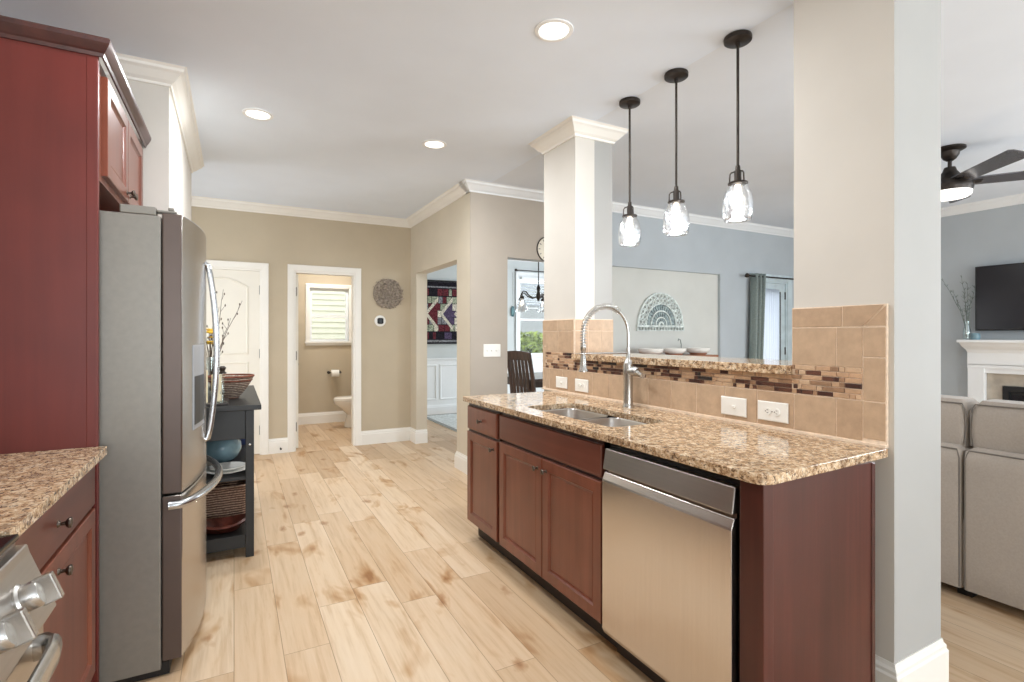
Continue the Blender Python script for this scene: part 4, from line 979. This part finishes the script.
dup(b0, (4.335, 4.26, 1.0905), 'white bowl with brown base in the middle of the three on the sideboard')
dup(b0, (4.715, 4.26, 1.0905), 'white bowl with brown base at the right end of the three on the sideboard')
t = thing('wire_sprig', 'thin curled sprig standing behind the white bowls', 'ornament', (4.60, 4.41, 1.0905))
MB().tube([(4.60, 4.41, 1.095), (4.605, 4.41, 1.20), (4.59, 4.41, 1.26), (4.56, 4.41, 1.27), (4.555, 4.41, 1.245)], .005, 6).build('stem', 'sagetwig', t, smooth=True)
MB().lathe([(.001, 1.091), (.035, 1.091), (.035, 1.097), (.006, 1.101), (.001, 1.101)], (4.60, 4.41, 0), 16).build('base', 'sagetwig', t, smooth=True)

rail_curtain_rod('curtain_rod', 'dark curtain rod above the patio door in the living room', 5.74, 6.95, 4.38, 4.468, 2.07, .028)
# curtain panel hung from the rod
mb = MB(); rings = []
for z, x0, x1 in ((2.105, 5.83, 6.09), (1.6, 5.82, 6.06), (1.0, 5.80, 6.03), (.02, 5.79, 6.05)):
    n = 40; front = [(x0 + (x1 - x0) * i / n, 4.385 + .042 * math.sin(i / n * 2 * PI * 3.5), z) for i in range(n + 1)]
    rings.append(front + [(x, y + .004, z_) for x, y, z_ in front[::-1]])
mb.loft(rings); o = mb.build('curtain', 'curtain', origin=(5.94, 4.385, .02), smooth='all'); tag(o, 'grey green curtain panel hanging left of the patio door', 'curtain')
d = MB()
for a, b, c, e in ((6.0, 6.08, .02, 2.01), (6.53, 6.63, .02, 2.01), (6.08, 6.53, 1.90, 2.01), (6.08, 6.53, .02, .25)): d.box(a, b, 4.49, 4.53, c, e)
d = d.build('door_3', 'glassdark'); struct(d)
MB().box(6.08, 6.53, 4.508, 4.512, .25, 1.90).build('pane', 'pane', d)
MB().box(6.52, 6.535, 4.482, 4.49, .25, 1.90).build('glazing_bead', 'slot', d)
for z in (.25, 1.05, 1.80): MB().box(6.625, 6.645, 4.475, 4.50, z, z + .10).build('hinge', 'hinge', d)
mb = MB(); n = 60
front = lambda z: [(6.07 + .42 * i / n, 4.475 + .010 * math.sin(i / n * 2 * PI * 9), z) for i in range(n + 1)]
mb.loft([front(1.93), front(1.0), front(.12)], (False, False), closed=False)
o = mb.build('sheer_curtain', 'sheer', origin=(6.13, 4.475, .12), smooth='all'); sm = o.modifiers.new('solid', 'SOLIDIFY'); sm.thickness = .002; tag(o, 'gathered white sheer curtain over the patio door glass', 'curtain')

# television, fireplace
t = thing('television', 'black flat screen television on the wall above the mantel', 'television', (7.03, 1.9, 1.36))
MB().box(7.0, 7.04, 1.16, 2.56, 1.36, 2.045).build('housing', 'blackp', t, bevel=.004)
MB().box(6.998, 7.0, 1.172, 2.548, 1.377, 2.033).build('screen', 'screen', t)
MB().box(7.04, 7.099, 1.6, 2.2, 1.5, 1.9).build('wall_mount', 'blackp', t)
t = thing('fireplace_mantel', 'white fireplace mantel with shelf and pilasters under the television', 'fireplace', (7.0, 1.9, 0))
Y0, Y1 = 1.19, 2.615
mb = MB(); mb.box(6.85, 7.098, Y0 - .04, Y1 + .05, 1.235, 1.265)
mb.loft([[(7.098, y0, z), (xx, y0, z), (xx, y1, z), (7.098, y1, z)] for z, xx, y0, y1 in ((1.13, 6.965, Y0, Y1), (1.16, 6.95, Y0 - .01, Y1 + .01), (1.20, 6.90, Y0 - .025, Y1 + .03), (1.235, 6.875, Y0 - .035, Y1 + .04))])
mb.build('shelf', 'trimw', t, bevel=.004)
MB().box(6.97, 7.098, Y0, Y1, 1.0, 1.13).build('frieze', 'trimw', t)
MB().sweep([(0, .965), (.018, .97), (.03, .985), (.03, .995), (.012, 1.005), (0, 1.005)], [(7.098, Y1 + .0), (6.97, Y1), (6.97, Y0), (7.098, Y0)][::-1]).build('band_moulding', 'trimw', t)
for a, b in ((Y0, Y0 + .14), (Y1 - .14, Y1)):
    MB().box(6.975, 7.098, a, b, 0, .97).build('pilaster', 'trimw', t, bevel=.003)
MB().box(6.99, 7.098, Y0 + .14, Y1 - .14, .915, 1.0).build('header', 'trimw', t)
t2 = thing('fireplace_insert', 'black fireplace insert framed by taupe tile', 'fireplace insert', (7.05, 1.9, 0))
mb = MB(); 
for a, b, c, e in ((Y0 + .141, 1.45, .001, .914), (2.345, Y1 - .141, .001, .914), (1.45, 2.345, .79, .914)): mb.box(7.035, 7.098, a, b, c, e)
mb.build('tile_surround', 'greytile', t2)
mb = MB(); mb.nest(.885, .78, [(0, 0), (0, .045), (.05, .045), (.055, .02)], lambda a, b, n: (7.06 - n, 1.455 + a, .004 + b)); mb.build('metal_frame', 'fireblack', t2)
MB().box(7.038, 7.0395, 1.52, 2.27, .10, .70).build('glass', 'screen', t2)
# mantel vase with twigs, small jar
t = thing('twig_vase', 'clear glass vase of silvery twigs at the left end of the mantel', 'vase', (6.95, 2.61, 1.2655))
MB().lathe([(.001, 1.266), (.032, 1.266), (.036, 1.275), (.036, 1.36), (.024, 1.41), (.022, 1.46), (.020, 1.46), (.022, 1.41), (.032, 1.36), (.032, 1.28), (.001, 1.275)], (6.95, 2.61, 0), 22).build('vase', 'clear', t, smooth=True)
rnd = random.Random(21); mb = MB()
for dy, dx, hh in ((.21, -.02, .50), (.05, .02, .52), (.12, .0, .36), (-.02, -.03, .44), (-.05, .03, .40), (.02, 0, .34), (-.03, .0, .30)):
    pts = [(6.95 + dx * u, 2.61 + dy * u ** 1.6 + rnd.uniform(-.006, .006), 1.30 + (hh + .12) * u) for u in [i / 9 for i in range(10)]]
    mb.tube(pts, [.0055 - .0035 * i / 9 for i in range(10)], 5)
    for i in range(4, 10):
        for q in range(2):
            p = Vector(pts[i]); mb.tube([p, p + Vector((rnd.uniform(-.02, .02), rnd.uniform(-.03, .03), .03))], [.004, .0015], 4)
mb.build('twigs', 'sagetwig', t)
t = thing('glass_jar', 'small dark glass jar beside the twig vase on the mantel', 'jar', (6.93, 2.53, 1.2655))
MB().lathe([(.001, 1.266), (.035, 1.266), (.040, 1.285), (.040, 1.32), (.032, 1.335), (.030, 1.335), (.036, 1.315), (.034, 1.285), (.001, 1.275)], (6.93, 2.53, 0), 20).build('jar', 'bluebowl', t, smooth=True)

# sofa seen from behind
t = thing('sofa', 'greige linen sofa with piped seams seen from behind', 'sofa', (3.6, 1.2, 0))
def cushion(x0, x1, y0, y1, z0, z1, r=.05, puff=.03):
    mb = MB(); N = 8; rings = []
    prof = [(0, .0), (.02, .5), (.0, 1)]
    for k in range(N + 1):
        u = k / N; z = z0 + (z1 - z0) * u; b = math.sin(PI * u) ** .28
        i = r * (1 - b); pf = puff * math.sin(PI * u)
        rings.append([(x, y, z) for x, y in rrect(x0 + i - pf * .3, x1 - i + pf * .5, y0 + i, y1 - i, max(.02, r - i * .3), 4)])
    return mb.loft(rings)
MB().box(3.20, 4.08, .12, 2.32, .05, .40).build('base', 'sofa', t, bevel=.02)
for y0, y1 in ((.13, 1.211), (1.219, 2.31)):
    b = MB(); b.loft([[(x, y, z) for x, y in rrect(3.178 + (.012 if z > .7 else 0), 3.36, y0, y1, .022)] for z in (.055, .40, .70, .735)] + [[(x, y, .757) for x, y in rrect(3.21, 3.33, y0 + .03, y1 - .03, .015)]])
    o = b.build('back_section', 'sofa', t, smooth=True)
    zz = .742
    mb = MB(); mb.tube([(3.183, y0 + .008, .06), (3.183, y0 + .008, .70), (3.19, y0 + .02, zz), (3.192, y1 - .02, zz), (3.183, y1 - .008, .70), (3.183, y1 - .008, .06)], .0038, 6); mb.build('piping', 'piping', o)
    o = cushion(3.245, 3.46, y0 + .0, y1 - .0, .70, .985, .034).build('back_cushion', 'sofa', t, smooth=True)
    mb = MB(); mb.tube([(3.247, y0 + .008, .76), (3.247, y0 + .006, .93), (3.252, y0 + .022, .966), (3.252, (y0 + y1) / 2, .972), (3.252, y1 - .022, .966), (3.247, y1 - .006, .93), (3.247, y1 - .008, .76)], .0036, 6); mb.build('piping', 'piping', o)
    cushion(3.40, 4.10, y0 + .12 * (y0 < 1), y1 - .12 * (y1 > 2), .40, .56, .04).build('seat_cushion', 'sofa', t, smooth=True)
for y0 in (.03, 2.20): cushion(3.19, 4.08, y0, y0 + .20, .05, .66, .05, 0).build('arm', 'sofa', t, smooth=True)
for x in (3.25, 3.98):
    for y in (.2, 1.2, 2.2): MB().box(x, x + .06, y, y + .06, 0, .05).build('foot', 'blackp', t)

# ceiling fan
fx, fy = 4.83, 1.92
t = thing('ceiling_fan', 'dark five blade ceiling fan with a glowing light below its motor', 'ceiling fan', (fx, fy, H))
MB().lathe([(.001, H - .001), (.098, H - .001), (.098, H - .014), (.085, H - .022), (.062, H - .030), (.058, H - .055), (.04, H - .085), (.02, H - .10), (.001, H - .10)], (fx, fy, 0), 30).build('canopy', 'bronze', t, smooth=True)
MB().tube([(fx, fy, H - .08), (fx, fy, 2.54)], .013, 12).build('downrod', 'bronze', t, smooth=True)
MB().lathe([(.001, 2.60), (.035, 2.595), (.045, 2.565), (.06, 2.545), (.085, 2.515), (.12, 2.49), (.14, 2.465), (.142, 2.43), (.135, 2.405), (.001, 2.405)], (fx, fy, 0), 32).build('motor_housing', 'bronze', t, smooth=True)
MB().lathe([(.134, 2.405), (.130, 2.38), (.11, 2.363), (.06, 2.357), (.001, 2.355)], (fx, fy, 0), 32).build('light_lens', 'fanlens', t, smooth='all')
for k, adeg in enumerate((232, 304, 16, 88, 160)):
    a = math.radians(adeg); u = Vector((math.cos(a), math.sin(a), 0)); tl = math.radians(-15); v = Vector((-math.sin(a) * math.cos(tl), math.cos(a) * math.cos(tl), math.sin(tl)))
    nn = u.cross(v); c = Vector((fx, fy, 2.475))
    mb = MB()
    for r0, r1, w0, w1 in ((.10, .70, .055, .072),):
        pl = [(r0, -w0), (r1 - .02, -w1), (r1, -w1 + .02), (r1, w1 - .02), (r1 - .02, w1), (r0, w0)]
        mb.loft([[c + u * p + v * q + nn * h for p, q in pl] for h in (-.004, .004)])
    mb.build('blade', 'silver_blade', t, bevel=.0015)
    MB().obox(c + u * .14, u * .05, v * .02, nn * .010).build('blade_iron', 'bronze', t)

# ------------------------------------------------------------------ outside the windows
struct(MB().box(-6, 12, 8.45, 16, -.3, -.25).build('ground', 'grass'))
t = thing('neighbouring_house', 'neighbouring house with cream lap siding seen through the powder room window', 'house', (1.6, 11.2, -.25))
mb = MB()
for k in range(34): mb.loft([[(-1.5, 11.2, -.25 + k * .115), (3.6, 11.2, -.25 + k * .115), (3.6, 11.245, -.25 + k * .115), (-1.5, 11.245, -.25 + k * .115)], [(-1.5, 11.222, -.135 + k * .115), (3.6, 11.222, -.135 + k * .115), (3.6, 11.245, -.135 + k * .115), (-1.5, 11.245, -.135 + k * .115)]])
mb.box(-1.5, 3.6, 11.245, 11.6, -.25, 3.6); mb.build('siding', 'siding', t)
t = thing('neighbouring_house', 'grey neighbouring house behind the shrub outside the dining window', 'house', (9, 14.2, -.25))
MB().box(6.5, 13, 14, 14.6, -.25, 2.3).build('siding', 'greyhouse', t)
MB().loft([[(6.3, 13.9, 2.3), (13.2, 13.9, 2.3), (13.2, 15, 3.0), (6.3, 15, 3.0)], [(6.3, 13.9, 2.36), (13.2, 13.9, 2.36), (13.2, 15, 3.06), (6.3, 15, 3.06)]]).build('roof', 'greyhouse', t)
rnd = random.Random(4); t = thing('shrub', 'yellow green sunlit shrub outside the dining window', 'shrub', (5.4, 9.3, -.25))
mb = MB()
for i in range(1900):
    a = rnd.uniform(0, 2 * PI); e = rnd.uniform(-.2, 1); r = rnd.uniform(.7, 1.0)
    c = Vector((5.45 + .75 * r * math.cos(a) * math.sqrt(1 - e * e * .9), 9.5 + .5 * r * math.sin(a) * math.sqrt(1 - e * e * .9), .65 + .75 * r * e))
    p = Vector((rnd.uniform(-1, 1), rnd.uniform(-1, 1), rnd.uniform(-.3, 1))).normalized(); q = p.orthogonal().normalized()
    l = rnd.uniform(.06, .11); vs = [c - p * l, c + q * l * .4, c + p * l, c - q * l * .4]; mb.f([mb.v(x_) for x_ in vs])
mb.build('foliage', 'foliage', t)
MB().tube([(5.45, 9.5, -.25), (5.45, 9.5, .5), (5.5, 9.5, .9)], [.05, .04, .02], 8).build('stem', 'twig', t)
